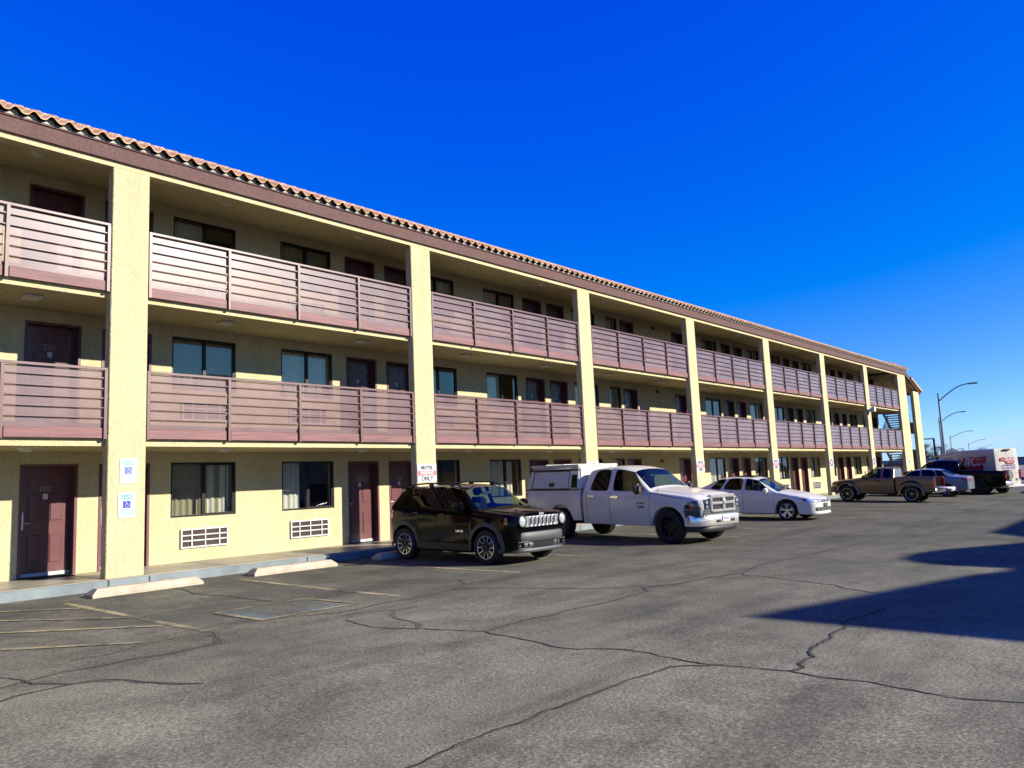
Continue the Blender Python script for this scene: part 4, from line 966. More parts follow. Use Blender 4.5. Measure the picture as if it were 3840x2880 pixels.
for sg in (1, -1):
    f = lambda x, z, o=0: (x, sg*(.955-.197*z+o), z)
    mb = MB(); mb.quad(f(-.80, .05, .006), f(.56, .05, .006), f(.56, .46, .006), (f(-.74, .46, .006))); d = mb.build('side_hatch', M['white'], camper, fix=False)
    mb = MB(); E_ = [f(-.83, .03, .008), f(.60, .03, .008), f(.60, .50, .008), f(-.76, .50, .008), f(-.83, .03, .008)]; mb.tube(E_, .010, 6); mb.tube([f(-.96, .53, .004), f(.93, .53, .004)], .022, 6); mb.tube([f(-1.06, .005, .008), f(1.02, .005, .008)], .012, 6); mb.build('hatch_seal', M['plastic'], d)
    mb = MB(); p = f(-.05, .14, .012); mb.bbox(p[0]-.10, p[0]+.10, p[1]-.012, p[1]+.012, p[2]-.055, p[2]+.055, .01); mb.build('latch', M['plastic'], d)
    mb = MB(); mb.quad(f(.68, .06, .006), f(.90, .06, .006), f(.86, .40, .006), f(.68, .40, .006)); mb.build('front_side_window', M['tint'], camper, fix=False)

# ---- white saloon
def saloon(root, body_m, ws_off=0., rims=('multi', 'silver'), L=None):
    SP = dict(arch=[0, -2.65], ra=.385, r=.315, W=[(.93, .50), (.88, .66), (.76, .80), (.5, .865), (0, .885), (-2.7, .885), (-3.3, .83), (-3.62, .72), (-3.68, .58)],
        zb=[(.93, .26), (.6, .20), (-2.9, .22), (-3.68, .40)], belt=[(.93, .62), (.7, .72), (-.25, .885), (-.5, .93), (-2.4, 1.0), (-2.9, 1.03), (-3.5, 1.0), (-3.68, .93)], mid=[(.93, .45), (.5, .60), (0, .68), (-2.65, .72), (-3.68, .70)],
        top=[(.90, .67), (.7, .76), (.3, .86), (-.25, .95), (-.35, .975), (-1.02, 1.345), (-1.35, 1.415), (-1.8, 1.43), (-2.25, 1.40), (-2.45, 1.365), (-3.05, 1.095), (-3.2, 1.08), (-3.6, 1.06), (-3.66, 1.0)],
        wt=[(.90, .46), (.7, .66), (-.2, .74), (-1.02, .58), (-1.8, .60), (-2.45, .56), (-3.05, .70), (-3.6, .64)],
        anchor=[(.93, .90), (.7, .67), (-.26, -.28), (-.50, -1.02), (-1.42, -1.42), (-1.52, -1.50), (-2.20, -2.05), (-2.28, -2.12), (-2.66, -2.42), (-2.95, -3.02), (-3.1, -3.12), (-3.68, -3.65)],
        st=[.93, .88, .8, .65, -.8, -1.1, -1.8, -3.3, -3.5, -3.62, -3.68], keep=(-2.28, -2.66, -2.95), win=[(-1.42, -.50), (-2.20, -1.52), (-2.66, -2.28)], ws=(-.50, -.26), rg=(-2.95, -2.66), crown=.018, edge=.045, capc=.3, tuck=.03, shoulder=.05)
    sk = assemble(root, SP, body_m); cabin(root, -.45, (-1.1, -1.95), .34, .72, 1, .50); chassis(root, -3.3, .6, .55, .22, .55)
    put_wheels(root, (0, -2.65), .765, wheel_meshes(.315, .215, .225, *rims)+(.315,))
    seams(sk, root, [[(-.40, .86), (-.40, .30)], [(-1.47, .95), (-1.47, .30)], [(-2.30, .98), (-2.24, .72), (-2.18, .5), (-2.16, .32)]], .009)
    handles(sk, root, [(-1.28, .82), (-2.08, .86)], body_m, .2, .04); mirrors(root, -.62, .86, .97, body_m, .13, .11, .075)
    mb = MB(); mb.bbox(-2.1, -.35, -.855, .855, .20, .25, .02); mb.build('sill', M['plastic'], root)
    for sg in (1, -1):
        mb = MB(); sk.patch(mb, (lambda y, z: sk.end(y, z, -1, .01)), [(sg*.40, .80), (sg*.62, .80), (sg*.66, .96), (sg*.40, .96)], 5, 4); sk.patch(mb, (lambda x, z: sk.side(x, z, sg, .01)), [(-3.60, .80), (-3.38, .82), (-3.28, .95), (-3.56, .97)], 5, 4); mb.build('taillight', M['red'], root, 60, fix=False)
    return sk
P_VW = paint('white_saloon_paint', (.93, .92, .84), 0, .3)
vw = park('parked_sedan', 'white four door saloon with ten spoke alloy wheels parked beside the white pickup', 'sedan', 20.2, -4.13, R(-90), 2.65)
sk = saloon(vw, P_VW)
mb = MB(); sk.patch(mb, (lambda y, z: sk.end(y, z, 1, .01)), [(-.34, .575), (.34, .575), (.36, .655), (-.36, .655)], 8, 3); mb.build('grille', M['plastic'], vw, 60, fix=False)
mb = MB(); p = sk.end(0, .615, 1, .015); mb.lathe([(.001, .012), (.045, .01), (.05, 0)], 20, 'x', (p.x, 0, .615)); mb.build('badge', M['chrome'], vw, 50)
for sg in (1, -1):
    mb = MB(); sk.patch(mb, (lambda y, z: sk.end(y, z, 1, .01)), [(sg*.38, .575), (sg*.64, .575), (sg*.66, .69), (sg*.38, .67)], 6, 4); sk.patch(mb, (lambda x, z: sk.side(x, z, sg, .012)), [(.86, .58), (.60, .60), (.52, .70), (.80, .69)], 6, 4); hl = mb.build('headlight', M['lamp'], vw, 60, fix=False)
    mb = MB(); sk.patch(mb, (lambda x, z: sk.side(x, z, sg, .018)), [(.66, .60), (.55, .615), (.51, .70), (.60, .695)], 4, 4); mb.build('side_marker', M['red'], hl, 60, fix=False)
    mb = MB(); sk.patch(mb, (lambda y, z: sk.end(y, z, 1, .012)), [(sg*.40, .30), (sg*.66, .31), (sg*.66, .42), (sg*.40, .42)], 5, 3); mb.build('side_intake', M['plastic'], vw, 60, fix=False)
mb = MB(); sk.patch(mb, (lambda y, z: sk.end(y, z, 1, .012)), [(-.36, .30), (.36, .30), (.38, .42), (-.38, .42)], 8, 3); mb.build('lower_grille', M['plastic'], vw, 60, fix=False)
mb = MB()
for z in (.33, .36, .39): sk.line(mb, (lambda y, z_: sk.end(y, z_, 1, .018)), [(-.6, z), (.6, z)], .008)
mb.build('intake_slat', M['silver'], vw, fix=False)
mb = MB(); bar(mb, .985, .80, .20, .255, .06, .14, corner=.30, p=2); mb.build('front_lip', P_VW, vw, 50)
mb = MB(); p = sk.end(0, .48, 1, .02); mb.bbox(p.x-.01, p.x+.012, -.16, .16, .43, .54, .006); mb.build('plate_holder', M['greyplastic'], vw)
mb = MB(); mb.bbox(-1.9, -1.2, -.42, .42, 1.436, 1.45, .01); mb.build('sunroof', M['tint'], vw)
mb = MB(); mb.prism([(-2.32, 1.40), (-2.15, 1.42), (-2.33, 1.48)], 'y', -.02, .02); mb.build('roof_aerial', M['plastic'], vw)

# ---- blue-grey saloon
P_BLUE = paint('blue_grey_paint', (.25, .30, .38), .1, .25)
cor = park('parked_sedan', 'blue grey saloon parked nose in between the tan and the black pickup trucks', 'sedan', 40.1, -1.85, R(90), 2.65)
sk = saloon(cor, P_BLUE, 0, ('steel', 'dimalloy'))

# ---- tan compact pickup with lowered tailgate
P_TAN = paint('tan_truck_paint', (.155, .115, .07), .55, .32)
tan = park('parked_pickup', 'tan extended cab pickup with black flared arches and its tailgate down', 'pickup truck', 33.55, -1.72, R(90), 2.78)
SPT = dict(arch=[0], ra=.46, r=.37, W=[(.78, .60), (.72, .72), (.55, .82), (.2, .85), (-2.1, .85)], zb=[(.78, .45), (.5, .38), (-2.1, .40)],
    belt=[(.78, .86), (.5, .93), (-.4, 1.03), (-.65, 1.07), (-2.1, 1.10)], mid=[(.78, .65), (0, .84), (-2.1, .72)], top=[(.76, .92), (.5, .98), (-.45, 1.09), (-.6, 1.12), (-1.12, 1.51), (-1.35, 1.57), (-1.7, 1.585), (-2.02, 1.55)],
    wt=[(.76, .56), (.5, .70), (-.5, .74), (-1.12, .62), (-2.02, .62)], anchor=[(.78, .75), (.5, .48), (-.50, -.54), (-.68, -1.12), (-1.50, -1.48), (-1.60, -1.57), (-1.95, -1.90), (-2.1, -2.04)],
    st=[.78, .72, .6, -.9, -1.2, -2.1], keep=(-.50,), win=[(-1.50, -.68), (-1.95, -1.60)], ws=(-.68, -.50), crown=.02, edge=.05, capc=.5)
sk = assemble(tan, SPT, P_TAN, 'tint', 'autoglass', body_name='cab'); cabin(tan, -.70, (-1.25,), .55, .7, 1, .52); chassis(tan, -3.5, .5, .45, .34, .66)
seams(sk, tan, [[(-.58, 1.0), (-.58, .42)], [(-1.55, 1.08), (-1.55, .42)]], .011); handles(sk, tan, [(-1.38, .95)], M['plastic'], .2, .06); mirrors(tan, -.82, .86, 1.13, M['plastic'], .15, .12, .1)
put_wheels(tan, (0, -2.78), .76, wheel_meshes(.37, .25, .255, 'ring', 'silver')+(.37,))
mb = MB(); bar(mb, .86, .86, .42, .68, .06, .2, corner=.25); mb.build('front_bumper', M['greyplastic'], tan, 50)
mb = MB(); arch_flare(sk, mb, 0, .37, .455, .56, -5, 185, .035, .3); mb.split('arch_flare', P_TAN, tan, 60, fix=False)
mb = MB(); sk.patch(mb, (lambda y, z: sk.end(y, z, -1, .008)), [(-.52, 1.16), (.52, 1.16), (.48, 1.48), (-.48, 1.48)], 6, 4); mb.build('rear_window', M['pane'], tan, 60, fix=False)
mb = MB(); mb.bbox(-2.09, -2.03, -.14, .14, 1.53, 1.56, .006); mb.build('brake_light', M['red'], tan)
x0, x1, c, ra = -2.14, -3.74, -2.78, .46; xs = sorted({x0, x1, *[c+q*ra for q in (-1.05, -1, -.93, -.75, -.5, -.22, 0, .22, .5, .75, .93, 1, 1.05)]}, reverse=True)
for sg in (1, -1):
    mb = MB(); vs = []
    for x in xs:
        d = abs(x-c); low = .46 if d > ra*1.001 else max(.46, .37+math.sqrt(max(0, ra*ra-d*d))); mid = max(low+.05, .84)
        for y, z in ((.6, low), (.82, low), (.85, mid), (.845, 1.07), (.82, 1.135), (.74, 1.135), (.74, .70)): vs.append((x, sg*y, z))
    n = 7; mb.add(vs, [(i*n+k, i*n+k+1, (i+1)*n+k+1, (i+1)*n+k) for i in range(len(xs)-1) for k in range(n-1)]); mb.add(vs[:n], [list(range(n))]); mb.add(vs[-n:], [list(range(n))]); bs = mb.build('bed_side', P_TAN, tan, 40)
    mb = MB(); vs = []
    for i in range(25):
        a = R(-5+190*i/24)
        for r, y in ((.45, .90), (.50, .905), (.57, .846)): vs.append((c+r*math.cos(a), sg*y, .37+r*math.sin(a)))
    mb.add(vs, [(3*i+k, 3*i+k+1, 3*i+k+4, 3*i+k+3) for i in range(24) for k in (0, 1)]); mb.split('arch_flare', P_TAN, tan, 60)
    mb = MB(); mb.bbox(x1-.03, x1+.09, sg*.80-.06, sg*.80+.06, .66, 1.06, .02, 2); mb.build('taillight', M['red'], tan, 50)
mb = MB()
for a0 in (30, 60):
    for sg in (1, -1):
        for xc in (0, -2.78):
            pts = [(xc+.585*math.cos(R(a)), sg*.89, .37+.585*math.sin(R(a))) for a in range(a0+15, a0+65, 6)]; mb.tube(pts, .028, 6)
mb.split('flare_trim', M['plastic'], tan, 60)
mb = MB(); mb.box(x1+.02, x0, -.74, .74, .62, .70); mb.box(x0-.05, x0, -.8, .8, .46, 1.12); mb.build('bed_floor', M['plastic'], tan)
mb = MB(); mb.bbox(x1-.50, x1-.0, -.70, .70, .60, .66, .02); mb.build('tailgate', M['white'], tan, 50)
mb = MB(); bar(mb, -x1+.12, .80, .44, .60, .02, .15, corner=.08, sg=-1); mb.build('rear_bumper', M['chrome'], tan, 50)
mb = MB(); mb.bbox(x1-.58, x1-.32, -.35, .35, .50, .64, .05, 2); mb.build('tow_step', M['white'], tan, 50)

# ---- black full-size pickup
blk = park('parked_pickup', 'black full size pickup backed by a white lettered van', 'pickup truck', 43.5, -1.75, R(90), 3.57)
sk = pickup(blk, P_BLACK, True); put_wheels(blk, (0, -3.57), .855, wheel_meshes(.42, .28, .25, 'dark', 'gunmetal')+(.42,))
handles(sk, blk, [(-1.62, 1.105), (-2.42, 1.125)], P_BLACK, .26, .05)

# ---- white high-roofed van with red lettering
P_VAN = paint('white_van_paint', (.74, .72, .64), 0, .35)
VA = R(64); VL = 4.6
van = empty('parked_van', (46.75, -2.4, -.28), (0, 0, VA)); tag(van, 'white high roofed work van with red and white lettering beside the black pickup', 'van')
SPV = dict(arch=[0, -3.45], ra=.43, r=.36, W=[(.85, .70), (.75, .85), (.4, .98), (0, 1.0), (-4.45, 1.0), (-4.52, .98)], zb=[(.85, .40), (.4, .30), (-4.52, .36)], belt=[(.85, .95), (.3, 1.15), (-.3, 1.28), (-4.52, 1.30)], mid=[(.85, .7), (0, .85), (-4.52, .9)],
    top=[(.80, 1.0), (.3, 1.28), (.05, 1.38), (-.85, 2.25), (-1.3, 2.45), (-1.8, 2.50), (-4.4, 2.50), (-4.5, 2.49)], wt=[(.8, .62), (.1, .86), (-.85, .84), (-1.8, .92), (-4.5, .92)],
    anchor=[(.85, .8), (.3, .3), (.0, .05), (-.30, -.85), (-1.15, -1.0), (-1.6, -1.6), (-4.52, -4.48)], st=[.85, .75, .5, -.7, -2, -2.6, -4.45, -4.52], win=[(-1.15, -.30)], ws=(-.30, .0), crown=.015, edge=.05, capc=.85, rc=.75, sub=2)
sk = assemble(van, SPV, P_VAN); cabin(van, -.35, (-1.0,), .75, .8); chassis(van, -4.3, .6, .6, .3, .7)
put_wheels(van, (0, -3.45), .88, wheel_meshes(.36, .24, .22, 'steel', 'dimalloy')+(.36,)); mirrors(van, -.4, 1.0, 1.45, M['plastic'], .18, .14, .2)
M['logo_red'] = pbr('red_vinyl', (.62, .02, .07), .4, var=0); M['logo_dark'] = pbr('dark_vinyl', (.10, .02, .04), .4, var=0); M['logo_white'] = pbr('white_vinyl', (.85, .85, .85), .4, var=0)
def logo(parent, P, rot, s, small):
    """P(a, z, off) gives a point on the panel; s scales the lettering"""
    def plate(poly, m, off, nm): mb = MB(); mb.add([P(a*s, z*s, off) for a, z in poly], [list(range(len(poly)))]); return mb.build(nm, m, parent, fix=False)
    plate([(-1.12, -.02), (1.32, -.02), (1.05, -.56), (-.30, -.56), (-.30, -.36), (-.5, -.22), (-1.2, -.22)][::1] if False else [(-.62, .24), (1.42, .24), (1.10, -.58), (-.28, -.58), (-.28, -.24), (-.62, -.24)], M['logo_dark'], .004, 'logo_panel')
    plate([(-.60, .21), (1.37, .21), (1.07, -.55), (-.25, -.55), (-.25, -.21), (-.60, -.21)], M['logo_red'], .007, 'logo_panel')
    plate([(-1.22, .10), (-1.10, .22), (-.66, .22), (-.66, -.22), (-1.28, -.22)], M['logo_red'], .007, 'logo_panel')
    def put(t, size, a, z, m, b, sh, xs=1., al='CENTER'): link('lettering', text_mesh(t, size*s, m, .002, b*s, sh, xs, al), parent, P(a*s, z*s, .012), rot)
    put('QUICK', .60, .37, -.01, M['logo_white'], .016, .18, .98)
    put('RESPONSE', .21, .42, -.40, M['logo_white'], .004, .2, 1.0)
    put('a', .42, -.95, .02, M['logo_white'], .0, .1)
sgn = 1
pv = lambda a, z, o: (-2.45-a, sk.side(-2.45-a, 1.82+z, 1, o).y, 1.82+z)
logo(van, pv, (R(90-4), 0, R(180)), 1.12, False)
link('lettering', text_mesh('Restoration, Repair & Remodel', .19, M['logo_dark'], .002, .004), van, pv(.25, -.78, .012), (R(90), 0, R(180)))
xr = -4.525
pr_ = lambda a, z, o: (xr-o-.01, -a, 1.90+z)
logo(van, pr_, (R(90), 0, R(-90)), .46, True)
link('lettering', text_mesh('702-600-5622', .20, M['violet'], .002, .003), van, pr_(.05, -.47, .012), (R(90), 0, R(-90)))
link('lettering', text_mesh('Water Restoration, Repair & Remodel', .07, M['logo_dark'], .002, .001), van, pr_(.05, -.325, .012), (R(90), 0, R(-90)))
mb = MB(); sk.line(mb, (lambda y, z: sk.end(y, z, -1, .004)), [(0, .5), (0, 2.3)], .014); sk.line(mb, (lambda y, z: sk.end(y, z, -1, .004)), [(-.92, 1.12), (.92, 1.12)], .012); mb.build('door_groove', M['crack'], van, fix=False)
mb = MB(); mb.bbox(xr-.05, xr, -.28, .28, 2.36, 2.46, .03); mb.build('roof_lamp', M['plastic'], van)
mb = MB(); mb.bbox(xr-.035, xr, -.30, -.18, .88, 1.06, .015); mb.split('door_handle', M['plastic'], van)
for sg in (1, -1): mb = MB(); mb.bbox(xr-.03, xr+.12, sg*.93-.06, sg*.93+.075, .78, 1.32, .02, 2); mb.build('taillight', M['red'], van, 50)
mb = MB(); mb.bbox(xr-.18, xr+.02, -.98, .98, .36, .50, .03); mb.build('rear_step', M['white'], van)
mb = MB(); mb.bbox(xr-.02, xr-.005, -.75, -.55, .72, .84, .004); mb.build('sticker', M['kerbpaint'], van)
# ------------------------------------------------------------------ signs and small things by the motel
M['signwhite'] = pbr('white_sign_face', (.84, .86, .88), .35, var=.03)
M['teal'] = pbr('faded_teal_print', (.10, .50, .42), .5, var=.2, vscale=30); M['teal2'] = pbr('bleached_teal_print', (.26, .62, .58), .5, var=.2, vscale=30)
M['signblue'] = pbr('blue_print', (.01, .05, .62), .4, var=.05); M['signblue2'] = pbr('bleached_blue_print', (.16, .24, .62), .4, var=.1)
M['black_ink'] = pbr('black_print', (.03, .03, .035), .5, var=0); M['red_ink'] = pbr('faded_red_print', (.66, .14, .15), .5, var=.15, vscale=8)
def wheelchair(parent, x, z, s, m_bg, y=-.008):
    mb = MB(); mb.bbox(x-s, x+s, y-.003, y, z-s, z+s, .002); bgp = mb.build('symbol_panel', m_bg, parent)
    mb = MB(); Y = y-.006; q = lambda a, b: (x+a*s, Y, z+b*s)
    mb.ellipsoid(q(-.22, .68), (.15*s, .002, .15*s)); mb.tube([q(-.2, .48), q(-.14, -.05), q(.30, -.05), q(.52, -.52), q(.74, -.44)], .085*s, 6); mb.tube([q(-.17, .22), q(.24, .22)], .07*s, 6)
    mb.tube([q(-.1+.50*math.cos(R(a)), -.30+.46*math.sin(R(a))) for a in range(125, 345, 10)], .075*s, 6); mb.build('wheelchair_symbol', M['signwhite'], parent, 60)
def parking_sign(name, label, x0, x1, z0, z1, edge, ink, blue, rnd):
    s = empty(name, ((x0+x1)/2, -.006, (z0+z1)/2)); tag(s, label, 'parking sign', 'reserved parking signs on the first column')
    w, h = x1-x0, z1-z0; mb = MB(); mb.bbox(-w/2, w/2, -.005, .002, -h/2, h/2, rnd, 1); mb.build('sign_plate', M['signwhite'], s)
    mb = MB(); e = .012; W2, H2 = w/2-e, h/2-e; mb.tube([(-W2, -.006, -H2), (W2, -.006, -H2), (W2, -.006, H2), (-W2, -.006, H2), (-W2, -.006, -H2)], .0035, 4); mb.build('border', M[edge], s)
    for t, z in (('RESERVED', h*.38), ('PARKING', h*.265)): link('lettering', text_mesh(t, .058, M[ink], .001, .0022, 0, .80 if t[0] == 'R' else .9), s, (0, -.007, z), (R(90), 0, 0))
    wheelchair(s, 0, h*.03, .062, M[blue])
    mb = MB(); rr = random.Random(3)
    for i, z in enumerate((-.20, -.27, -.335)):
        x = -w*.38+i*.01
        while x < w*.36-i*.01: L = rr.uniform(.012, .035); mb.box(x, x+L, -.0065, -.0055, h*z-.008, h*z+.008); x += L+.008
    mb.build('small_print', M[ink], s)
parking_sign('parking_sign', 'bleached square cornered reserved parking sign, the upper one on the first column', .20, .50, 1.78, 2.215, 'teal2', 'teal2', 'signblue2', .001)
parking_sign('parking_sign', 'green bordered reserved parking sign with bright blue square, the lower one on the first column', .183, .484, 1.18, 1.615, 'teal', 'teal', 'signblue', .001)
ORD = ['nearest motel parking only sign, on the column behind the black SUV', 'motel parking only sign mostly hidden by the camper shell of the white pickup', 'motel parking only sign on the column between the white pickup and the white sedan',
       'motel parking only sign on the column rising behind the white sedan', 'motel parking only sign on the column at the tan pickup nose', 'small far motel parking only sign above the tan pickup cab']
MS = None
for i in range(6):
    u = U[2+i]+.012
    if MS is None:
        MS = empty('motel_sign', (u+.316, -.006, 1.83)); mb = MB(); mb.bbox(-.316, .316, -.004, .003, .03, .215, .001); mb.bbox(-.316, .316, -.004, .003, -.075, .03, .001); mb.bbox(-.316, .316, -.004, .003, -.215, -.075, .001); mb.build('sign_plate', M['signwhite'], MS)
        mb = MB(); mb.box(-.30, .30, -.006, -.0042, -.066, .052); mb.build('red_band', M['red_ink'], MS)
        for t, z, sz, mm, b in (('MOTEL', .122, .13, 'black_ink', .004), ('PARKING', -.007, .112, 'signwhite', .003), ('ONLY', -.143, .15, 'black_ink', .004)): link('lettering', text_mesh(t, sz, M[mm], .001, b, 0, .95), MS, (0, -.0075, z), (R(90), 0, 0))
        o = MS
    else: o = copy_tree(MS); o.location.x = u+.316
    tag(o, ORD[i], 'parking sign', 'motel parking only signs on the columns')
s = empty('parking_sign', (U[8]+.75, -.006, 1.75)); tag(s, 'faded pale blue wheelchair sign on the last wide column by the stairs', 'parking sign')
mb = MB(); mb.bbox(-.15, .15, -.004, .002, -.22, .22, .001); mb.build('sign_plate', M['signwhite'], s); wheelchair(s, 0, .02, .11, M['teal'])
# door mat
mb = MB(); mb.bbox(-.66, .02, 1.36, 1.76, .168, .182, .005)
for i in range(16): mb.box(-.63+i*.041, -.61+i*.041, 1.39, 1.74, .181, .187)
tag(mb.build('door_mat', M['rubber']), 'black rubber mat on the walkway at door 101', 'door mat')
# wheel stops
def wheel_stop():
    bm = bmesh.new(); L, b, t, h = 1.83, .155, .10, .135
    vs = [bm.verts.new(p) for p in ((-L/2, -b, 0), (L/2, -b, 0), (L/2, b, 0), (-L/2, b, 0), (-L/2+.10, -t*.8, h), (L/2-.10, -t*.8, h), (L/2-.10, t*.8, h), (-L/2+.10, t*.8, h), (-L/2, -b, .05), (L/2, -b, .05), (L/2, b, .05), (-L/2, b, .05))]
    for f in ((0, 3, 2, 1), (0, 1, 9, 8), (1, 2, 10, 9), (2, 3, 11, 10), (3, 0, 8, 11), (8, 9, 5, 4), (9, 10, 6, 5), (10, 11, 7, 6), (11, 8, 4, 7), (4, 5, 6, 7)): bm.faces.new([vs[i] for i in f])
    bmesh.ops.subdivide_edges(bm, edges=[e for e in bm.edges if e.calc_length() > 1], cuts=24)
    for v in bm.verts: v.co += Vector((0, random.uniform(-.005, .005), random.uniform(-.005, .003) if v.co.z > .06 else 0))
    bmesh.ops.recalc_face_normals(bm, faces=bm.faces); mb = MB(); mb.frombm(bm); bm.free(); return mb.mesh('wheel_stop', M['stop'])
WSM = wheel_stop()
for u, w, a, lab in ((.29, -.92, 1.2, 'chipped concrete wheel stop in front of the first column with signs'), (3.16, -.83, -1, 'concrete wheel stop on bare asphalt just left of the black SUV'), (6.12, -.82, 0, 'shaded concrete wheel stop at the black SUV rear wheel'),
                     (11.3, -.85, 0, 'concrete wheel stop hidden behind the white pickup'), (22.6, -1.0, 0, 'concrete wheel stop beyond the white sedan'), (30.55, -.95, 0, 'concrete wheel stop left of the tan pickup front wheel'), (36.4, -.9, 0, 'concrete wheel stop between tan pickup and blue grey sedan')):
    o = link('wheel_stop', WSM, None, (u, w, GZ(u, w)-.004), (0, 0, R(a))); tag(o, lab, 'wheel stop', 'concrete wheel stops along the kerb')

# ------------------------------------------------------------------ beyond the motel
def street_lamp(loc, h, arm, label, z0):
    o = empty('street_lamp', (loc[0], loc[1], z0)); tag(o, label, 'street lamp', 'curved arm street lamps along the road'); H = loc[2]-z0
    mb = MB(); mb.tube([(0, 0, 0), (0, 0, H)], [.13, .075], 10); mb.build('pole', M['galv'], o, 60)
    mb = MB(); pts = [(.19*arm*t, -arm*t, H-.75+1.35*math.sin(t*PI/2)) for t in [i/10 for i in range(11)]]; mb.tube(pts, .05, 8); mb.build('arm', M['galv'], o, 60)
    mb = MB(); x, y, z = pts[-1]; mb.bbox(x-.12, x+.12, y-.75, y+.05, z-.07, z+.06, .03, 2); mb.build('lamp_head', M['galv'], o, 50)
for loc, lab in (((71.5, 2.28, 7.77), 'tallest and nearest grey street lamp with curved arm, right of the motel end'), ((112.5, 11.29, 7.74), 'second grey street lamp, its pole just left of the tallest one'), ((184.2, 24.97, 7.67), 'third street lamp from the motel, middle of the five curved ones'),
                 ((259.5, 35.87, 7.57), 'fourth curved street lamp, above the white van roof'), ((353.6, 49.7, 7.55), 'smallest and farthest curved street lamp above the white van rear')):
    street_lamp(loc, 8, 2.35 if loc[0] < 100 else 2.5 if loc[0] < 150 else 3.6, lab, -.3)
for loc, lab in (((140.6, 18.46, 5.9), 'tallest black square lot lamp, left of the curved lamps'), ((219., 34.5, 5.9), 'middle black square lot lamp beside the palms'), ((267.1, 38.9, 5.97), 'small black square lot lamp over the white van roof')):
    o = empty('lot_lamp', (loc[0], loc[1], -.3)); tag(o, lab, 'lamp post', 'black lot lamps in the distance'); mb = MB(); H = loc[2]+.3; mb.bbox(-.14, .14, -.14, .14, 0, H, .01); mb.build('pole', M['blackpost'], o)
    mb = MB(); mb.bbox(-.25, .25, .1, 1.5, H-.16, H+.02, .02); mb.build('lamp_head', M['blackpost'], o)
M['frond'] = pbr('palm_frond', (.055, .075, .035), .7, var=.4, vscale=2); M['trunk'] = pbr('palm_trunk', (.14, .11, .08), .9, var=.3); M['leaf'] = pbr('olive_leaf', (.13, .14, .05), .7, var=.5, vscale=1.5); M['leaf2'] = pbr('dark_shrub_leaf', (.05, .07, .03), .7, var=.5, vscale=3)
def palm(x, y, h, r, label, sd):
    rr = random.Random(sd); o = empty('palm_tree', (x, y, -.3)); tag(o, label, 'palm tree', 'palms beyond the motel')
    mb = MB(); mb.tube([(0, 0, 0), (.05, .02, h*.5), (0, .1, h)], [.22, .17, .15], 8); mb.build('trunk', M['trunk'], o, 60)
    mb = MB()
    for i in range(90):
        a = rr.uniform(0, 2*PI); e = rr.uniform(-.75, 1.2); L = r*rr.uniform(.8, 1.1); d = Vector((math.cos(a)*math.cos(e), math.sin(a)*math.cos(e), math.sin(e)))
        base = Vector((0, .1, h)); side = d.cross(Vector((0, 0, 1))).normalized()
        tip = base+d*L*.62
        for k in range(-4, 5):
            t2 = tip+(d*.55+side*k*.13+Vector((0, 0, -.08*abs(k)-.12))).normalized()*L*.5; n = side.cross(d).normalized()*.0+side*.035*L
            mb.add([tip-n*.3, tip+n*.3, t2+n*.12, t2-n*.12], [(0, 1, 2, 3)])
        mb.add([base, base+side*.03, tip+side*.02, tip], [(0, 1, 2, 3)])
    mb.build('crown', M['frond'], o)
palm(140.4, 19.7, 4.1, 1.5, 'leftmost fan palm, next to the motel end column', 1); palm(141, 18.3, 3.5, 1.5, 'fan palm behind the tallest black lot lamp', 2); palm(141, 17.4, 3.8, 1.6, 'bushy fan palm between the two black lot lamps', 3); palm(150, 13.2, 3.2, 1.4, 'low fan palm right of the tall grey lamp pole', 4)
def bush(name, x, y, rx, ry, h, label, m, n, leaf, sd, group):
    rr = random.Random(sd); o = empty(name, (x, y, GZ(x, y)-.02)); tag(o, label, 'shrub', group)
    mb = MB()
    cl = [(rr.uniform(-.7, .7)*rx, rr.uniform(-.7, .7)*ry, rr.uniform(.3, .85)*h, rr.uniform(.25, .5)) for _ in range(12)]
    for i in range(n):
        c = rr.choice(cl); d = Vector((rr.gauss(0, 1), rr.gauss(0, 1), rr.gauss(0, 1))).normalized()*rr.uniform(.6, 1.05)*c[3]
        p = Vector((c[0]+d.x*rx, c[1]+d.y*ry, max(.03, c[2]+d.z*h*.7))); a = Vector((rr.gauss(0, 1), rr.gauss(0, 1), rr.gauss(0, 1))).normalized(); b = a.orthogonal().normalized()
        mb.add([p-a*leaf, p+b*leaf*.4, p+a*leaf, p-b*leaf*.4], [(0, 1, 2, 3)])
    mb.build('foliage', m, o)
    mb = MB()
    for c in cl[:6]: mb.tube([(0, 0, 0), (c[0]*.6, c[1]*.6, c[2]*.6), (c[0], c[1], c[2])], [.04, .025, .012], 5)
    mb.build('stem', M['trunk'], o)
g = 'yellow green trees far behind the motel end'
for i, (x, y, r, h) in enumerate(((100, 12.2, 2.4, 2.6), (103, 9.6, 2.6, 2.9), (104, 7.2, 2.3, 2.4))): bush('tree', x, y, r, r, h, ['yellow green tree behind the pale blue building', 'yellow green tree between lamp poles and motel end', 'yellow green tree just left of the white van'][i], M['leaf'], 2600, .16, 20+i, g)
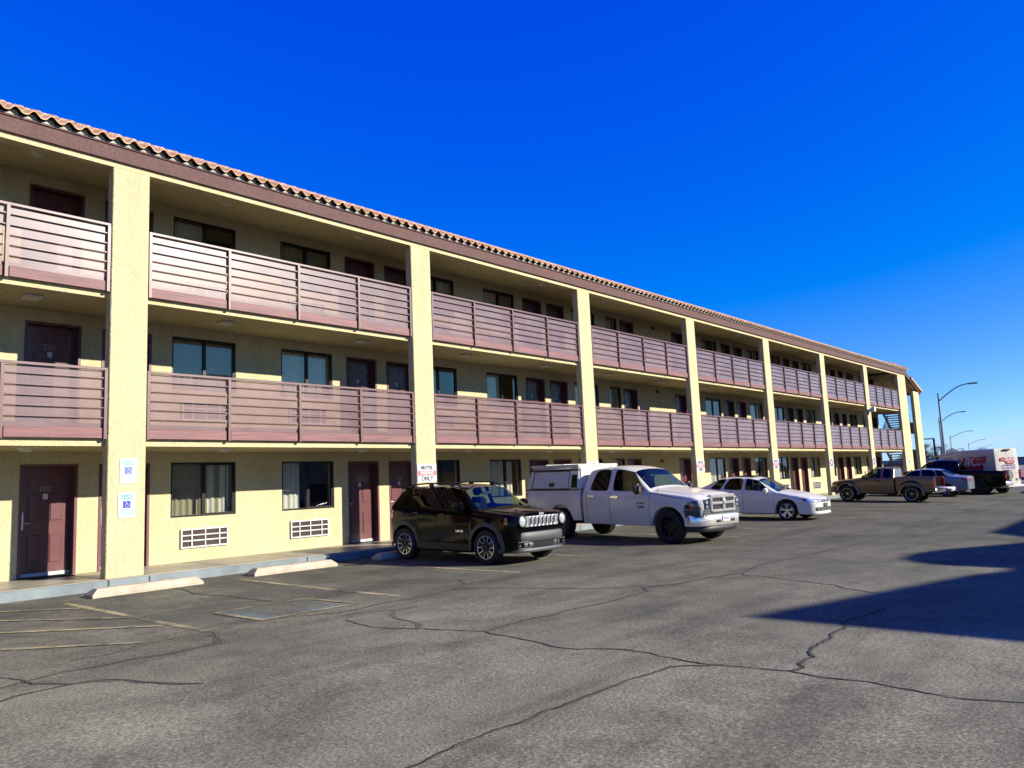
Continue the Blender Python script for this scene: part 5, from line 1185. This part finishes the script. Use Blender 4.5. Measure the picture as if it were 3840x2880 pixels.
# planter island on the right
mb = MB(); pts = [(44.6, -8.6), (58, -9.3), (58, -6.6), (45.6, -6.9)]; mb.prism(pts, 'z', -.6, -.14); isl = mb.build('kerb_island', M['stop']); tag(isl, kind='structure')
mb = MB(); mb.prism([(45.2, -8.4), (57.8, -9.0), (57.8, -6.8), (46, -7.1)], 'z', -.2, -.125); mb.build('planting_bed', M['ground'], isl)
for i, (x, y, r, h) in enumerate(((46.2, -8.0, .45, .55), (47.6, -8.3, .6, .75), (49.2, -8.5, .6, .8))): bush('shrub', x, y, r, r, h, ['dark green round shrub nearest the van on the kerbed island', 'second shrub on the kerbed island, reddish green', 'taller shrub at the right edge on the kerbed island'][i], M['leaf2'], 1500, .06, 40+i, 'shrubs on the kerbed island')
for o in [o for o in bpy.data.objects if o.name.startswith('shrub')]: o.location.z = -.13
# far buildings
def ribbed(name, label, x0, x1, y0, y1, h, col, roofcol, cat='building'):
    o = empty(name, (x0, y0, -.3)); tag(o, label, cat); m1 = pbr(name+'_wall', col, .6, var=.1); m2 = pbr(name+'_roof', roofcol, .5, var=.1)
    mb = MB(); mb.box(0, x1-x0, 0, y1-y0, 0, h)
    for i in range(int((y1-y0)/.6)): mb.box(-.04, .0, i*.6, i*.6+.2, 0, h)
    mb.build('wall', m1, o); mb = MB(); mb.box(-.5, x1-x0+.5, -.5, y1-y0+.5, h, h+.35); mb.build('roof', m2, o)
    mb = MB()
    for i in range(int((y1-y0)/3)): mb.box(-.06, -.01, i*3+.9, i*3+2.1, .9, 2.0)
    mb.build('window', M['bronze'], o)
ribbed('metal_building', 'pale blue ribbed building peeping out beside the end column', 67.3, 74, 1.9, 9, 1.95, (.22, .32, .44), (.30, .40, .52))
ribbed('carport', 'dark low carport with blue roof edge at the far right', 84, 100, -14, -1.95, 1.5, (.02, .022, .03), (.12, .25, .40), 'carport')
ribbed('far_building', 'long tan low building on the horizon far behind the van', 400, 420, 20, 140, 3.2, (.30, .26, .22), (.24, .20, .18))
# unseen block added behind the camera, roofline shaped to throw the asphalt shadows
PROF = [(9.6, -.6), (9.6, 6.3), (10.4, 7.45), (11.37, 8.86), (13.2, 8.55), (15.6, 8.15), (16.1, 7.95), (16.7, 7.95), (17.1, 8.45), (17.6, 8.72), (18.3, 8.93), (19.3, 8.95), (20.3, 8.75), (21.5, 8.3), (22.6, 8.0), (23.4, 8.25), (25.1, 8.75), (40, 8.8), (60, 8.8), (60, -.6)]
opp = empty('shadow_caster_block', (9.6, -27, 0)); tag(opp, 'unseen cream block added across the lot, its roofline shaped to shade the asphalt', 'motel building')
mb = MB(); mb.prism([(x-9.6, z) for x, z in PROF], 'y', -8, 0); mb.build('wall', M['cream'], opp)
mb = MB()
for z in (.8, 3.4, 6.0):
    for i in range(14): mb.box(2+i*3.4, 3.5+i*3.4, -.02, .03, z, z+1.2)
mb.build('window', M['bronze'], opp)  # dark panes added on the unseen block for reflections
bpy.context.view_layer.update()
